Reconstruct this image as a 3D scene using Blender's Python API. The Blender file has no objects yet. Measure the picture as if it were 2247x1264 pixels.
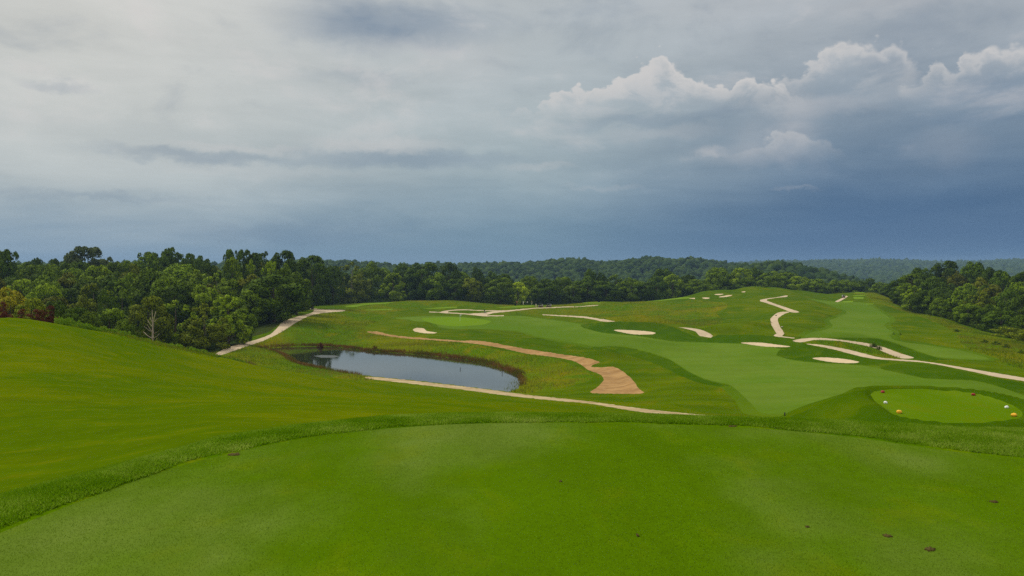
import bpy, math, random, time
import numpy as np
from mathutils import Vector
from mathutils.geometry import delaunay_2d_cdt
T0 = time.time()
sc = bpy.context.scene
C = sc.collection

# ------------------------------------------------------------------ camera
PITCH = math.radians(1.213)
F = 1748.0                      # focal length in photograph pixels (2247 wide)
cam_d = bpy.data.cameras.new('camera')
cam = bpy.data.objects.new('camera', cam_d); C.objects.link(cam)
cam_d.lens = 36.0 * F / 2247.0
cam_d.clip_start = 0.1; cam_d.clip_end = 20000
cam.location = (0, 0, 0); cam.rotation_euler = (math.pi/2 - PITCH, 0, 0)
sc.camera = cam

# ------------------------------------------------------------------ sky
SUN_AZ = math.radians(-60)      # measured from +Y towards +X
SUN_EL = math.radians(46)
w = bpy.data.worlds.new('World'); sc.world = w; w.use_nodes = True
NT = w.node_tree; NT.nodes.clear()
def N(t, **k):
    n = NT.nodes.new(t)
    for a, b in k.items(): setattr(n, a, b)
    return n
def L(a, b): NT.links.new(a, b)
def setin(sock, v):
    if isinstance(v, bpy.types.NodeSocket): L(v, sock)
    elif v is not None: sock.default_value = v
def M(op, a, b=None, c=None, clamp=False):
    n = N('ShaderNodeMath', operation=op, use_clamp=clamp)
    for i, v in enumerate((a, b, c)): setin(n.inputs[i], v)
    return n.outputs[0]
def VM(op, a, b=None, c=None):
    n = N('ShaderNodeVectorMath', operation=op)
    for i, v in enumerate((a, b, c)): setin(n.inputs[i], v)
    return n.outputs['Value'] if op in ('DOT_PRODUCT', 'LENGTH') else n.outputs[0]
def MR(v, a, b, c=0.0, d=1.0, smooth=True):
    n = N('ShaderNodeMapRange', interpolation_type='SMOOTHSTEP' if smooth else 'LINEAR')
    for i, x in zip(range(5), (v, a, b, c, d)): setin(n.inputs[i], x)
    return n.outputs[0]
def MIX(f, a, b, mode='MIX'):
    n = N('ShaderNodeMix', data_type='RGBA', blend_type=mode)
    setin(n.inputs[0], f); setin(n.inputs[6], a); setin(n.inputs[7], b)
    return n.outputs[2]
def COMB(x, y, z=0.0):
    n = N('ShaderNodeCombineXYZ')
    for i, v in enumerate((x, y, z)): setin(n.inputs[i], v)
    return n.outputs[0]
def NOISE(vec, scale, detail=4, rough=.55, dist=0.0):
    n = N('ShaderNodeTexNoise'); setin(n.inputs['Vector'], vec)
    n.inputs['Scale'].default_value = scale; n.inputs['Detail'].default_value = detail
    n.inputs['Roughness'].default_value = rough; n.inputs['Distortion'].default_value = dist
    return n.outputs['Fac']
def s2l(r, g=None, b=None):
    f = lambda c: (c/255/12.92) if c/255 <= .04045 else ((c/255+.055)/1.055)**2.4
    return (f(r), f(g), f(b), 1)
def RAMP(v, stops):
    n = N('ShaderNodeValToRGB'); setin(n.inputs[0], v); e = n.color_ramp.elements
    n.color_ramp.interpolation = 'B_SPLINE'
    while len(e) < len(stops): e.new(.5)
    for el, (p, c) in zip(e, stops): el.position = p; el.color = c
    return n.outputs[0]

tc = N('ShaderNodeTexCoord').outputs['Generated']
D = VM('NORMALIZE', tc)
sep = N('ShaderNodeSeparateXYZ'); L(D, sep.inputs[0])
AZ = M('ARCTAN2', sep.outputs[0], sep.outputs[1])
EL = M('ARCSINE', sep.outputs[2])
def azpx(px): return math.atan((px-1123.5)/F)
def elpx(px, py): return math.atan((595-py)/F*math.cos(azpx(px)))
Dst = VM('MULTIPLY', D, (1, 1, 5.0))
n_big = NOISE(D, 2.2, 5, .55)
n_mid = NOISE(VM('MULTIPLY', D, (1, 1, 2.2)), 6.0, 7, .6, .3)
n_streak = NOISE(Dst, 4.5, 7, .58, .25)
n_fine = NOISE(VM('MULTIPLY', D, (1, 1, 1.8)), 22, 6, .62)
# warped angular coordinates for the single clouds
wx = M('MULTIPLY_ADD', n_mid, .10, -.05); wx = M('ADD', wx, M('MULTIPLY_ADD', n_fine, .03, -.015))
wy = M('MULTIPLY_ADD', n_fine, .035, -.0175); wy = M('ADD', wy, M('MULTIPLY_ADD', n_mid, .04, -.02))
P = COMB(M('ADD', AZ, wx), M('ADD', EL, wy))
# base: bright pale overcast to the left, blue-grey storm to the right
ewob = M('ADD', EL, M('MULTIPLY_ADD', n_streak, .09, -.045))
et = M('MULTIPLY', ewob, 1/.5)
left = RAMP(et, [(0, s2l(120,149,172)), (.05, s2l(130,156,177)), (.12, s2l(158,175,185)), (.2, s2l(184,193,195)), (.36, s2l(198,201,198)), (.6, s2l(206,206,201)), (1, s2l(211,210,205))])
mid = RAMP(et, [(0, s2l(116,143,162)), (.06, s2l(104,136,158)), (.15, s2l(122,149,167)), (.28, s2l(158,174,180)), (.45, s2l(174,184,188)), (.7, s2l(184,190,194)), (1, s2l(192,196,199))])
right = RAMP(et, [(0, s2l(94,125,153)), (.03, s2l(76,110,145)), (.09, s2l(66,101,140)), (.2, s2l(82,111,142)), (.34, s2l(124,143,161)), (.5, s2l(160,169,178)), (.7, s2l(176,181,187)), (1, s2l(178,183,192))])
dm = VM('DOT_PRODUCT', D, (math.sin(.62), math.cos(.62), 0))
dn = M('ADD', dm, M('MULTIPLY_ADD', n_big, .06, -.03))
wR = MR(dn, .80, 1.0)
wM = MR(dn, .42, .86)
base = MIX(wM, left, mid); base = MIX(wR, base, right)
# soft mottling and streaks
env = MR(EL, .02, .12)
mott = M('MULTIPLY', M('SUBTRACT', n_mid, .5), M('MULTIPLY', env, .26))
strk = M('MULTIPLY', M('SUBTRACT', n_streak, .5), MR(EL, .0, .08, .08, .30))
lum = M('ADD', 1.0, M('ADD', mott, strk))
base = MIX(1.0, base, COMB(lum, lum, lum), 'MULTIPLY')
# single soft clouds: px, py, half width, half height (photograph pixels), strength (+ light, - dark)
blobs = [(860,55,260,62,-.52),(760,85,130,45,-.14),(790,168,140,24,-.16),(150,187,75,14,-.26),(1390,268,170,20,-.20),
 (430,347,230,17,-.34),(880,352,290,26,-.38),(640,505,300,32,-.26),(90,430,220,12,-.16),(350,440,230,9,-.10),(2170,195,150,34,-.26),
 (2110,262,130,22,-.22),(520,327,180,11,.22),(830,318,180,22,.30),(560,378,260,14,.10),(1165,374,90,9,.16),(1320,413,120,7,.10),
 (1420,300,160,20,.13),(1540,340,46,14,.22),(1640,345,150,30,.14),(1740,285,55,55,.20),(1650,305,60,40,.12),(1790,238,140,22,.18),
 (2060,330,70,50,.08),(900,110,150,20,.10),(1010,130,130,60,.12),(40,250,120,50,.05),(2200,505,480,46,-.20),(1700,540,500,20,-.08),
 (1560,20,260,40,.06),(1950,15,150,30,.16),(1300,30,150,18,-.10),(1250,330,120,26,-.05),(1740,415,60,5,.10)]
acc_p = 0.0; acc_n = 0.0
for (px, py, rx, ry, st) in blobs:
    rx /= F; ry /= F; a0, e0 = azpx(px), elpx(px, py)
    v = VM('MULTIPLY_ADD', P, (1/rx, 1/ry, 0), (-a0/rx, -e0/ry, 0))
    g = MR(VM('LENGTH', v), 1.25, .15, 0, abs(st))
    if st > 0: acc_p = M('ADD', acc_p, g)
    else: acc_n = M('ADD', acc_n, g)
acc_p = M('ADD', acc_p, M('MULTIPLY', MR(n_mid, .50, .70), MR(EL, .09, .2, 0, .42)))
acc_n = M('ADD', acc_n, M('MULTIPLY', MR(n_mid, .48, .28), MR(EL, .12, .2, 0, .22)))
base = MIX(acc_n, base, s2l(96,122,150))
base = MIX(acc_p, base, s2l(214,208,206))
# cumulus banks with crisp billowed tops and soft bases
def curve(v, pts):
    n = N('ShaderNodeFloatCurve'); c = n.mapping.curves[0]
    setin(n.inputs['Value'], v)
    n.mapping.use_clip = False
    xs = [p[0] for p in pts]
    c.points[0].location = pts[0]; c.points[1].location = pts[-1]
    for p in pts[1:-1]: c.points.new(*p)
    n.mapping.update()
    return n.outputs[0]
vor = N('ShaderNodeTexVoronoi', feature='SMOOTH_F1'); vor.inputs['Scale'].default_value = 55
vor.inputs['Smoothness'].default_value = .25
warp = COMB(M('MULTIPLY_ADD', n_fine, .02, AZ), M('MULTIPLY_ADD', n_fine, .014, EL)); L(warp, vor.inputs['Vector'])
vor2 = N('ShaderNodeTexVoronoi', feature='SMOOTH_F1'); vor2.inputs['Scale'].default_value = 150
vor2.inputs['Smoothness'].default_value = .3; L(warp, vor2.inputs['Vector'])
bil = M('ADD', M('MULTIPLY_ADD', vor.outputs[0], -.020, .008), M('MULTIPLY_ADD', vor2.outputs[0], -.007, .002))
bil = M('ADD', bil, M('MULTIPLY_ADD', n_fine, .03, -.015))
AZc = M('ADD', AZ, M('ADD', M('MULTIPLY_ADD', n_fine, .045, -.0225), M('MULTIPLY_ADD', n_mid, .03, -.015)))
ELc = M('ADD', EL, M('ADD', M('MULTIPLY_ADD', n_fine, .02, -.01), M('MULTIPLY_ADD', n_mid, .03, -.015)))
lump = MR(NOISE(VM('MULTIPLY', D, (1, 1, 1.5)), 13, 6, .6, .5), .36, .62)
def bank(prof, py0, py1, strength, soft=.005):
    """py0/py1: rows between which the base of the cloud dissolves"""
    global base
    a0, a1 = azpx(prof[0][0]), azpx(prof[-1][0])
    t = M('DIVIDE', M('SUBTRACT', AZc, a0), a1-a0)
    pts = [((azpx(x)-a0)/(a1-a0), elpx(x, y)*2.0) for x, y in prof]
    top = M('MULTIPLY', curve(t, pts), .5)
    d = M('SUBTRACT', M('ADD', top, bil), EL)
    m = MR(d, 0, soft)
    m = M('MULTIPLY', m, MR(ELc, (595-py1)/F, (595-py0)/F))
    m = M('MULTIPLY', m, MR(t, 0, .08)); m = M('MULTIPLY', m, MR(t, 1, .90))
    m = M('MULTIPLY', m, M('MAXIMUM', MR(lump, 0, 1, .25, 1.0), MR(d, .03, .004)))
    c = MIX(M('MULTIPLY', MR(d, .0, .055), MR(lump, 1, 0, .35, 1)), s2l(214,210,207), s2l(158,172,184))
    base = MIX(M('MULTIPLY', m, strength), base, c)
bank([(1060,245),(1140,226),(1200,214),(1250,196),(1310,186),(1345,168),(1385,152),(1410,122),(1445,112),(1475,128),(1500,155),(1540,162),(1562,182),(1590,180),(1620,164),(1660,156),(1680,172),(1720,190),(1780,230)], 190, 285, .80)
bank([(1640,222),(1700,186),(1750,150),(1785,122),(1800,90),(1850,78),(1900,90),(1935,90),(1952,88),(1970,92),(1985,110),(2020,160)], 130, 300, .80, .009)
bank([(1950,200),(1990,165),(2020,145),(2040,116),(2056,118),(2075,142),(2120,115),(2180,90),(2260,85),(2360,60),(2480,90)], 180, 290, .80, .010)
bank([(1490,340),(1530,327),(1545,325),(1570,334),(1600,338),(1620,318),(1640,305),(1660,302),(1685,305),(1700,300),(1715,285),(1735,278),(1755,285),(1800,300),(1870,325)], 300, 380, .36, .007)
# overhead the overcast is thinner and brighter than at the horizon
up = MR(EL, .36, 1.3, 1.0, 1.75)
base = MIX(1.0, base, COMB(up, up, up), 'MULTIPLY')
# under the horizon only distant ground
base = MIX(MR(EL, -.002, -.03), base, (.06, .09, .05, 1))
nish = N('ShaderNodeTexSky', sky_type='NISHITA', sun_disc=False, sun_elevation=SUN_EL, sun_rotation=SUN_AZ, air_density=1.4, dust_density=3.0)
bgA = N('ShaderNodeBackground'); L(nish.outputs[0], bgA.inputs[0]); bgA.inputs[1].default_value = .08
bgB = N('ShaderNodeBackground'); L(base, bgB.inputs[0]); bgB.inputs[1].default_value = 1.0
mx = N('ShaderNodeMixShader'); mx.inputs[0].default_value = .96
L(bgA.outputs[0], mx.inputs[1]); L(bgB.outputs[0], mx.inputs[2])
out = N('ShaderNodeOutputWorld'); L(mx.outputs[0], out.inputs[0])
w.cycles.sampling_method = 'MANUAL'; w.cycles.sample_map_resolution = 512

sun_d = bpy.data.lights.new('sun', 'SUN'); sun = bpy.data.objects.new('sun', sun_d); C.objects.link(sun)
sun_d.energy = 2.2; sun_d.angle = math.radians(10); sun_d.color = (1, .955, .88)
sdir = Vector((math.sin(SUN_AZ)*math.cos(SUN_EL), math.cos(SUN_AZ)*math.cos(SUN_EL), math.sin(SUN_EL)))
sun.rotation_euler = sdir.to_track_quat('Z', 'Y').to_euler()
vs = sc.view_settings; vs.view_transform = 'Standard'; vs.look = 'None'; vs.exposure = 0.0; vs.gamma = 1.0
vs.use_curve_mapping = False
sc.cycles.max_bounces = 6; sc.cycles.diffuse_bounces = 2; sc.cycles.transparent_max_bounces = 8
sc.cycles.volume_bounces = 0; sc.cycles.use_denoising = False; sc.cycles.sample_clamp_direct = 2.5; sc.cycles.sample_clamp_indirect = 2.0

# ------------------------------------------------------------------ helpers
rng = np.random.default_rng(11)
def ray(px, py):
    """(u, s): x/y and z/y of the view ray through a photograph pixel"""
    px = np.asarray(px, float); py = np.asarray(py, float)
    xc = (px-1123.5)/F; yc = (632-py)/F
    den = math.cos(PITCH)+yc*math.sin(PITCH)
    return xc/den, (-math.sin(PITCH)+yc*math.cos(PITCH))/den
def hash2(ix, iy, seed):
    h = (ix.astype(np.int64)*374761393 + iy.astype(np.int64)*668265263 + seed*982451653) & 0x7fffffff
    h = (h ^ (h >> 13))*1274126177 & 0x7fffffff
    return ((h ^ (h >> 16)) & 0xffff)/65535.0
def vnoise(x, y, seed=0):
    ix, iy = np.floor(x), np.floor(y); fx, fy = x-ix, y-iy
    fx = fx*fx*fx*(fx*(fx*6-15)+10); fy = fy*fy*fy*(fy*(fy*6-15)+10)
    a, b = hash2(ix, iy, seed), hash2(ix+1, iy, seed)
    c, d = hash2(ix, iy+1, seed), hash2(ix+1, iy+1, seed)
    return (a+(b-a)*fx)*(1-fy)+(c+(d-c)*fx)*fy
def fbm(x, y, octv=4, seed=0):
    s = np.zeros_like(x, dtype=float); a = 1.0; t = 0
    for k in range(octv):
        s += a*vnoise(x*2**k+17*k, y*2**k-9*k, seed+k); t += a; a *= .5
    return s/t-.5
def sst(x, a, b):
    t = np.clip((x-a)/(b-a), 0, 1); return t*t*(3-2*t)
def in_poly(x, y, poly):
    r = np.zeros(x.shape, bool); p = np.asarray(poly, float); n = len(p)
    bx = (x >= p[:,0].min()) & (x <= p[:,0].max()) & (y >= p[:,1].min()) & (y <= p[:,1].max())
    idx = np.nonzero(bx)[0]
    if len(idx) == 0: return r
    xx, yy = x[idx], y[idx]; rr = np.zeros(len(idx), bool)
    for i in range(n):
        x0, y0 = p[i]; x1, y1 = p[(i+1) % n]
        if y0 == y1: continue
        c = ((y0 > yy) != (y1 > yy)) & (xx < (x1-x0)*(yy-y0)/(y1-y0)+x0)
        rr ^= c
    r[idx] = rr
    return r
def dist_poly(x, y, poly):
    p = np.asarray(poly, float); d = np.full(x.shape, 1e9)
    for i in range(len(p)):
        a = p[i]; b = p[(i+1) % len(p)]; ab = b-a; l2 = (ab**2).sum()+1e-12
        t = np.clip(((x-a[0])*ab[0]+(y-a[1])*ab[1])/l2, 0, 1)
        d = np.minimum(d, np.hypot(x-a[0]-t*ab[0], y-a[1]-t*ab[1]))
    return d
def smooth_line(pts, closed, step=5.0):
    """Catmull-Rom through the points"""
    p = np.asarray(pts, float); n = len(p); out = []
    rngi = range(n) if closed else range(n-1)
    for i in rngi:
        p1, p2 = p[i], p[(i+1) % n]
        p0 = p[(i-1) % n] if closed or i > 0 else p1
        p3 = p[(i+2) % n] if closed or i+2 < n else p2
        L_ = np.hypot(*(p2-p1)); k = max(1, int(L_/step))
        # centripetal-like damping keeps corners tight
        m1 = (p2-p0)*.5; m2 = (p3-p1)*.5
        for v, q in ((m1, 0), (m2, 1)):
            l = np.hypot(*v)
            if l > L_: v *= L_/l
        for j in range(k):
            t = j/k
            out.append((2*t**3-3*t**2+1)*p1+(t**3-2*t**2+t)*m1+(-2*t**3+3*t**2)*p2+(t**3-t**2)*m2)
    if not closed: out.append(p[-1])
    return np.array(out)

# ------------------------------------------------------------------ terrain height
ctrl = []
def V(px, py, Y):
    u, s = ray(px, py); ctrl.append((float(u), math.log(Y), float(s)*Y))
def Hd(px, Y, z):
    u, s = ray(px, 600); ctrl.append((float(u), math.log(Y), z))
ZT = -2.4; ZP = -19.3; ZL = -7.5
UT_edge = [(-700,1560),(-300,1320),(0,1170),(100,1130),(230,1080),(340,1040),(430,1013),(500,997),(600,975),(700,957),(800,945),(900,937),(1000,931),(1150,928),(1300,929),(1450,932),(1600,937),(1700,943),(1800,952),(1900,963),(2000,978),(2100,992),(2247,1010),(2500,1052),(3000,1160)]
CO_edge = [(-700,1330),(-300,1180),(0,1085),(100,1060),(200,1035),(300,1008),(400,982),(480,957),(560,945),(650,932),(750,922),(850,912),(950,908),(1100,906),(1250,907),(1400,909),(1550,914),(1650,917),(1750,918),(1850,921),(1950,926),(2050,932),(2150,936),(2247,938),(2500,950),(3000,990)]
ue, se = ray([p[0] for p in UT_edge], [p[1] for p in UT_edge]); YE = ZT/se
CO_edge = [(a, b+5) for a, b in CO_edge]
uc, sc_ = ray([p[0] for p in CO_edge], [p[1] for p in CO_edge])
YC0 = np.interp(uc, ue, YE)
ZC = ZT-.13; YC = np.maximum(ZC/sc_, YC0+.5); YC = np.minimum(YC, YC0+4.0)
ZCs = sc_*YC
for x in (-300, 0, 300, 600, 900, 1200, 1500, 1800, 2100, 2400):
    u = float(ray(x, 600)[0]); yc = np.interp(u, uc, YC); zc = np.interp(u, uc, ZCs)
    ctrl.append((u, math.log(yc), zc))
for x, lst in {
  -300:[(960,24),(900,36),(800,55),(720,85)],
  0:[(1040,14.5),(1000,18),(950,23),(900,30),(850,38),(800,50),(760,60),(720,74),(694,88)],
  250:[(990,16.5),(950,20.5),(900,30),(850,41),(800,56),(760,74),(732,92)],
  500:[(935,19),(900,29),(850,50),(810,76),(787,102)],
  800:[(900,29),(875,50),(850,85),(834,118)],
  1100:[(899,34),(887,60),(876,88),(866,112)],
  1400:[(904,62),(897,76),(885,88),(866,104)],
}.items():
    for py, Y in lst: V(x, py, Y)
for a in [(475,778,165),(547,758,185),(622,726,215),(650,708,240),(690,684,290),(757,682,318),(645,676,330),(600,700,250),(540,745,205),
 (900,662,365),(990,660,372),(835,666,360),(640,672,350),(1050,665,380),(1130,669,388),
 (900,742,213),(1050,752,193),(806,728,232),(1200,777,166),(1300,800,146),(1350,830,124),(1200,842,132),(1155,858,126),(1100,800,156),(980,778,172),(820,766,190),(700,755,200),(620,757,198),
 (1010,704,288),(950,706,283),(1000,722,252),(912,725,243),(1112,693,310),(1050,690,322),(1000,680,345),(960,676,352),(1100,683,336),(1200,676,368),(1165,668,384),
 (1300,663,402),(1300,692,305),(1200,690,325),(1347,705,268),(1270,712,258),(1390,730,222),(1290,727,234),(1150,729,240),(1300,760,183),(1400,766,172),(1475,790,145),(1475,749,193),(1525,728,220),(1560,739,205),(1450,700,278),(1450,680,320),(1407,662,382),(1500,652,408),
 (1600,845,106),(1550,900,77),(1670,905,71),(1755,906,67),(1680,760,162),(1800,800,126),(1500,850,103),(1400,830,122),
 (1570,685,295),(1620,720,232),(1650,660,325),(1668,659,322),(1706,652,345),(1737,681,272),(1691,702,234),(1710,737,184),(1600,748,180),(1600,655,375),(1565,645,410),
 (1645,637,392),(1700,638,405),(1750,642,412),(1880,641,425),(1860,650,395),(1832,662,352),(1900,690,272),(1860,738,184),(1750,748,172),(1800,670,300),(1935,786,134),(2035,794,124),(2247,833,101),(2400,858,92),(2005,785,139),(2000,754,168),(1960,705,235),(2100,770,150),(2050,715,222),(2150,800,120),
 (1925,643,400),(1965,662,335),(2035,692,255),(2085,708,228),(2160,733,192),(2247,758,160),(2400,805,130),
 (2135,846,93),(2000,845,99),(1900,835,106),(1810,884,74),(2247,868,84),(2400,900,70)]: V(*a)
for a in [(800,20,-4.3),(1100,20,-4.4),(1400,20,-4.6),(1700,20,-4.9),(2000,20,-5.2),(2300,20,-4.9),(2600,25,-6),(1400,38,-8.6),(1700,45,-9.6),(1700,30,-7.2),(2000,34,-7.3),(2200,36,-7.4),(2500,45,-8),(2100,62,-10.8),(2300,60,-10.6),(1900,62,-11),
 (0,100,-7.5),(0,140,-12.5),(0,200,-16),(0,300,-13),(0,400,-10),(-300,110,-8),(-300,200,-14),(-300,350,-10),
 (250,115,-11),(250,160,-17),(250,240,-18),(250,330,-13),(250,420,-10),(500,120,-15),(500,145,-17.6),(450,190,-18.8),(450,260,-17),(450,350,-13),(600,300,-15.5),(650,420,-17),
 (800,132,-19),(900,430,-18),(1100,440,-20),(1300,450,-20),(1500,460,-20),(1650,470,-18),(1750,480,-18),(1850,490,-19),(1950,460,-19),(2000,380,-18),(2050,320,-18),(2130,270,-18),(2200,230,-18),(2350,200,-18),(2200,330,-16),(2400,330,-14),
 (1120,128,-19.2),(946,136,-19.2),(842,144,-19.2),(700,156,-18.9),(650,162,-18.9)]: Hd(*a)
for x in range(-600, 3000, 300):
    Hd(x, 560, -24); Hd(x, 800, -30)
for x in (2700, 3000):
    for Y, z in ((30,-6),(60,-10),(110,-14),(200,-17),(350,-16)): Hd(x, Y, z)
for x in (-700,-1000):
    for Y, z in ((20,-4),(50,-6.5),(110,-8),(200,-13),(350,-11)): Hd(x, Y, z)
ctrl = np.array(ctrl)
SU = 2.5
cx = np.c_[ctrl[:,0]*SU, ctrl[:,1]]
def phi(r2): return .5*r2*np.log(r2+1e-9)
d2 = ((cx[:,None]-cx[None])**2).sum(-1)
n_ = len(cx); A_ = np.zeros((n_+3, n_+3)); A_[:n_,:n_] = phi(d2)+np.eye(n_)*.0015
A_[:n_,n_] = 1; A_[:n_,n_+1:] = cx; A_[n_,:n_] = 1; A_[n_+1:,:n_] = cx.T
sol = np.linalg.solve(A_, np.r_[ctrl[:,2], 0, 0, 0])
def rbf(u, v):
    sh = u.shape; q = np.c_[(u*SU).ravel(), v.ravel()]; o = np.empty(len(q))
    for i in range(0, len(q), 20000):
        b = q[i:i+20000]; r2 = ((b[:,None]-cx[None])**2).sum(-1)
        o[i:i+20000] = phi(r2)@sol[:n_]+sol[n_]+b@sol[n_+1:]
    return o.reshape(sh)
# mounds: px, Y, half width across, half depth, height
mounds = [(1400,238,13,5,1.9),(1330,243,9,5,.9),(1600,196,16,6,1.7),(1650,178,8,5,.7),(1840,150,12,5,1.6),(1780,160,6,5,.5),(1965,158,10,5,1.2),(930,258,7,4,.9),(905,268,6,4,.6),(1325,152,4,3,1.0),
 (1190,188,14,7,.8),(1050,238,9,5,.5),(1370,182,10,6,1.0),(1450,160,8,6,.6),(1755,250,7,14,1.1),(1770,300,8,14,.8),(1620,300,10,10,.7),(1585,388,8,8,1.2),(1640,395,10,8,1.0),(1700,402,9,8,.9),(1765,408,9,8,.6),(1600,340,9,10,.6),(1545,398,8,8,.9),(1050,325,12,5,-.5),(990,262,8,5,-.3),(2080,140,12,6,.5),(1900,330,8,12,.5)]
RIDGES = [(1150, 170, 13, [(-900,580),(0,578),(400,574),(700,573),(770,574),(900,582),(960,578),(1010,580),(1100,578),(1180,574),(1250,568),(1300,573),(1340,575),(1430,565),(1480,571),(1510,566),(1560,572),(1640,584),(1700,600),(1800,625),(3500,640)]),
          (800, 110, 13, [(-900,660),(1500,640),(1550,604),(1620,583),(1700,576),(1760,580),(1810,590),(1860,606),(1920,628),(2000,650),(3500,660)]),
          (3100, 1000, 12, [(-900,600),(1300,600),(1500,588),(1640,577),(1680,575),(1750,574),(1850,572),(1950,571),(2000,573),(2060,576),(2150,575),(2247,570),(2600,566),(3500,575)])]
def H0(u, v):
    uc_ = np.clip(u, -.85, .85); Y = np.exp(v)
    z = rbf(uc_, np.clip(v, math.log(9), math.log(800)))
    X = u*Y
    for (px, my, sx, sy, h) in mounds:
        mx_ = float(ray(px, 700)[0])*my
        z = z + 2.0*h*np.exp(-((X-mx_)/sx)**2-((Y-my)/sy)**2)
    # undulation of the mown ground
    amp = sst(Y, 35, 90)*(1-sst(Y, 500, 700))
    z = z+amp*(fbm(X/22, Y/22, 3, 5)*.9+fbm(X/9, Y/12, 2, 9)*.12)
    z = z+sst(Y, 16, 30)*(1-sst(Y, 80, 120))*fbm(X/11, Y/11, 3, 21)*.75
    # distant ridges
    for (ry, rw, th, prof) in RIDGES:
        pxs = [p[0] for p in prof]; zt = [float(ray(a, b)[1])*ry-th for a, b in prof]
        us = [float(ray(a, 600)[0]) for a in pxs]
        top = np.interp(u, us, zt)+45
        z = z+np.maximum(0, top)*np.exp(-((Y-ry)/rw)**2)*(Y > 500)*1.0
        z = np.where((Y > ry-rw*2.5) & (Y < ry+rw*2.5), z, z)
    far = sst(Y, 500, 750); base_ = z
    ridg = np.full_like(z, -45.0)
    for (ry, rw, th, prof) in RIDGES:
        zt = [float(ray(a, b)[1])*ry-th for a, b in prof]; us = [float(ray(a, 600)[0]) for a, b in prof]
        ridg = np.maximum(ridg, -45+np.maximum(0, np.interp(u, us, zt)+45)*np.exp(-((Y-ry)/rw)**2))
    z = np.where(Y > 500, (1-far)*np.minimum(base_, -18)+far*ridg, z)
    # near: tee table and its rough collar
    ye = np.interp(u, ue, YE); yc = np.interp(u, uc, YC); zc = np.interp(u, uc, ZCs)
    t = np.clip((Y-ye)/(yc-ye), 0, 1)
    col = ZT+(zc-ZT)*t**2+.03*np.sin(np.clip(t*3.1416,0,3.1416))
    k = sst(Y, 0, 1)*0+np.clip((Y-yc)/(yc*.35), 0, 1); k = k*k*(3-2*k)
    z = np.where(Y <= ye, ZT, np.where(Y <= yc, col, (1-k)*(zc-.45*(Y-yc)) + k*z))
    return z

# grid
ug = np.concatenate([[-6,-3.5,-2.2,-1.5,-1.15,-.98], np.arange(-.88, .8801, .0042), [.98,1.15,1.5,2.2,3.5,6]])
vg = np.concatenate([np.log([2.0,3.0,4.2]), np.arange(math.log(5.0), math.log(7000), .0135)])
UG, VG = np.meshgrid(ug, vg, indexing='ij'); YG = np.exp(VG); XG = UG*YG
HG = H0(UG, VG)
def proj_plane(pts, z):
    u, s = ray([p[0] for p in pts], [p[1] for p in pts]); Y = z/s
    return np.c_[u*Y, Y]
# lower tee pad
LT_px = [(1910,866),(1918,860),(1946,857),(2008,856),(2085,859),(2132,864),(2178,874),(2224,891),(2244,905),(2243,914),(2224,921),(2162,929),(2100,931),(2039,927),(1993,920),(1962,911),(1938,894),(1918,879)]
LTW = proj_plane(smooth_line(LT_px, True, 8), ZL)
inb = (np.abs(XG) < 60) & (YG > 30) & (YG < 75)
ix = np.nonzero(inb)
xx, yy = XG[ix], YG[ix]
dd = dist_poly(xx, yy, LTW); ins = in_poly(xx, yy, LTW); dd = np.where(ins, -dd, dd)
bank_ = np.where(dd < 0, ZL+.004*np.abs(dd), ZL+.16*sst(dd, 0, .35)*(1-sst(dd, 1.0, 2.0))-np.maximum(0, dd-1.2)*.42)
hz = HG[ix]
k = 1-sst(dd, 4.0, 11.0)
HG[ix] = np.where(dd < 12, k*np.maximum(bank_, np.minimum(hz, bank_+.0))+(1-k)*hz, hz)
# pond basin
POND_px = [(560,768),(594,764),(634,761),(703,760),(755,763),(818,771),(894,776),(981,784),(1050,794),(1102,809),(1134,822),(1144,836),(1141,849),(1120,859),(1068,853.6),(946,838.5),(842,828),(755,818),(703,809),(654,799),(637,788),(616,777),(585,771)]
POW = proj_plane(smooth_line(POND_px, True, 8), ZP)
inb = (XG > -110) & (XG < 40) & (YG > 105) & (YG < 240); ix = np.nonzero(inb); xx, yy = XG[ix], YG[ix]
dd = dist_poly(xx, yy, POW); ins = in_poly(xx, yy, POW)
hz = HG[ix]
outz = np.maximum(hz, ZP+.05+.10*np.minimum(dd, 6))
# bank pulled down to the shore
k = 1-sst(dd, 0, 9); outz = k*np.minimum(outz, ZP+.05+.33*dd)+(1-k)*outz
outz = np.maximum(outz, ZP+.05+np.minimum(.10*dd, .5))
HG[ix] = np.where(ins, ZP-.08-.9*sst(dd, 0, 8), outz)
def bil(Hm, u, v):
    i = np.clip(np.searchsorted(ug, u)-1, 0, len(ug)-2); j = np.clip(np.searchsorted(vg, v)-1, 0, len(vg)-2)
    fu = np.clip((u-ug[i])/(ug[i+1]-ug[i]), 0, 1); fv = np.clip((v-vg[j])/(vg[j+1]-vg[j]), 0, 1)
    return (Hm[i,j]*(1-fu)+Hm[i+1,j]*fu)*(1-fv)+(Hm[i,j+1]*(1-fu)+Hm[i+1,j+1]*fu)*fv
def height(X, Y):
    X = np.atleast_1d(np.asarray(X, float)); Y = np.atleast_1d(np.asarray(Y, float))
    Ys = np.maximum(Y, 2.0)
    return bil(HG, X/Ys, np.log(Ys))
vfine = np.arange(math.log(2.5), math.log(6000), .003)
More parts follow.
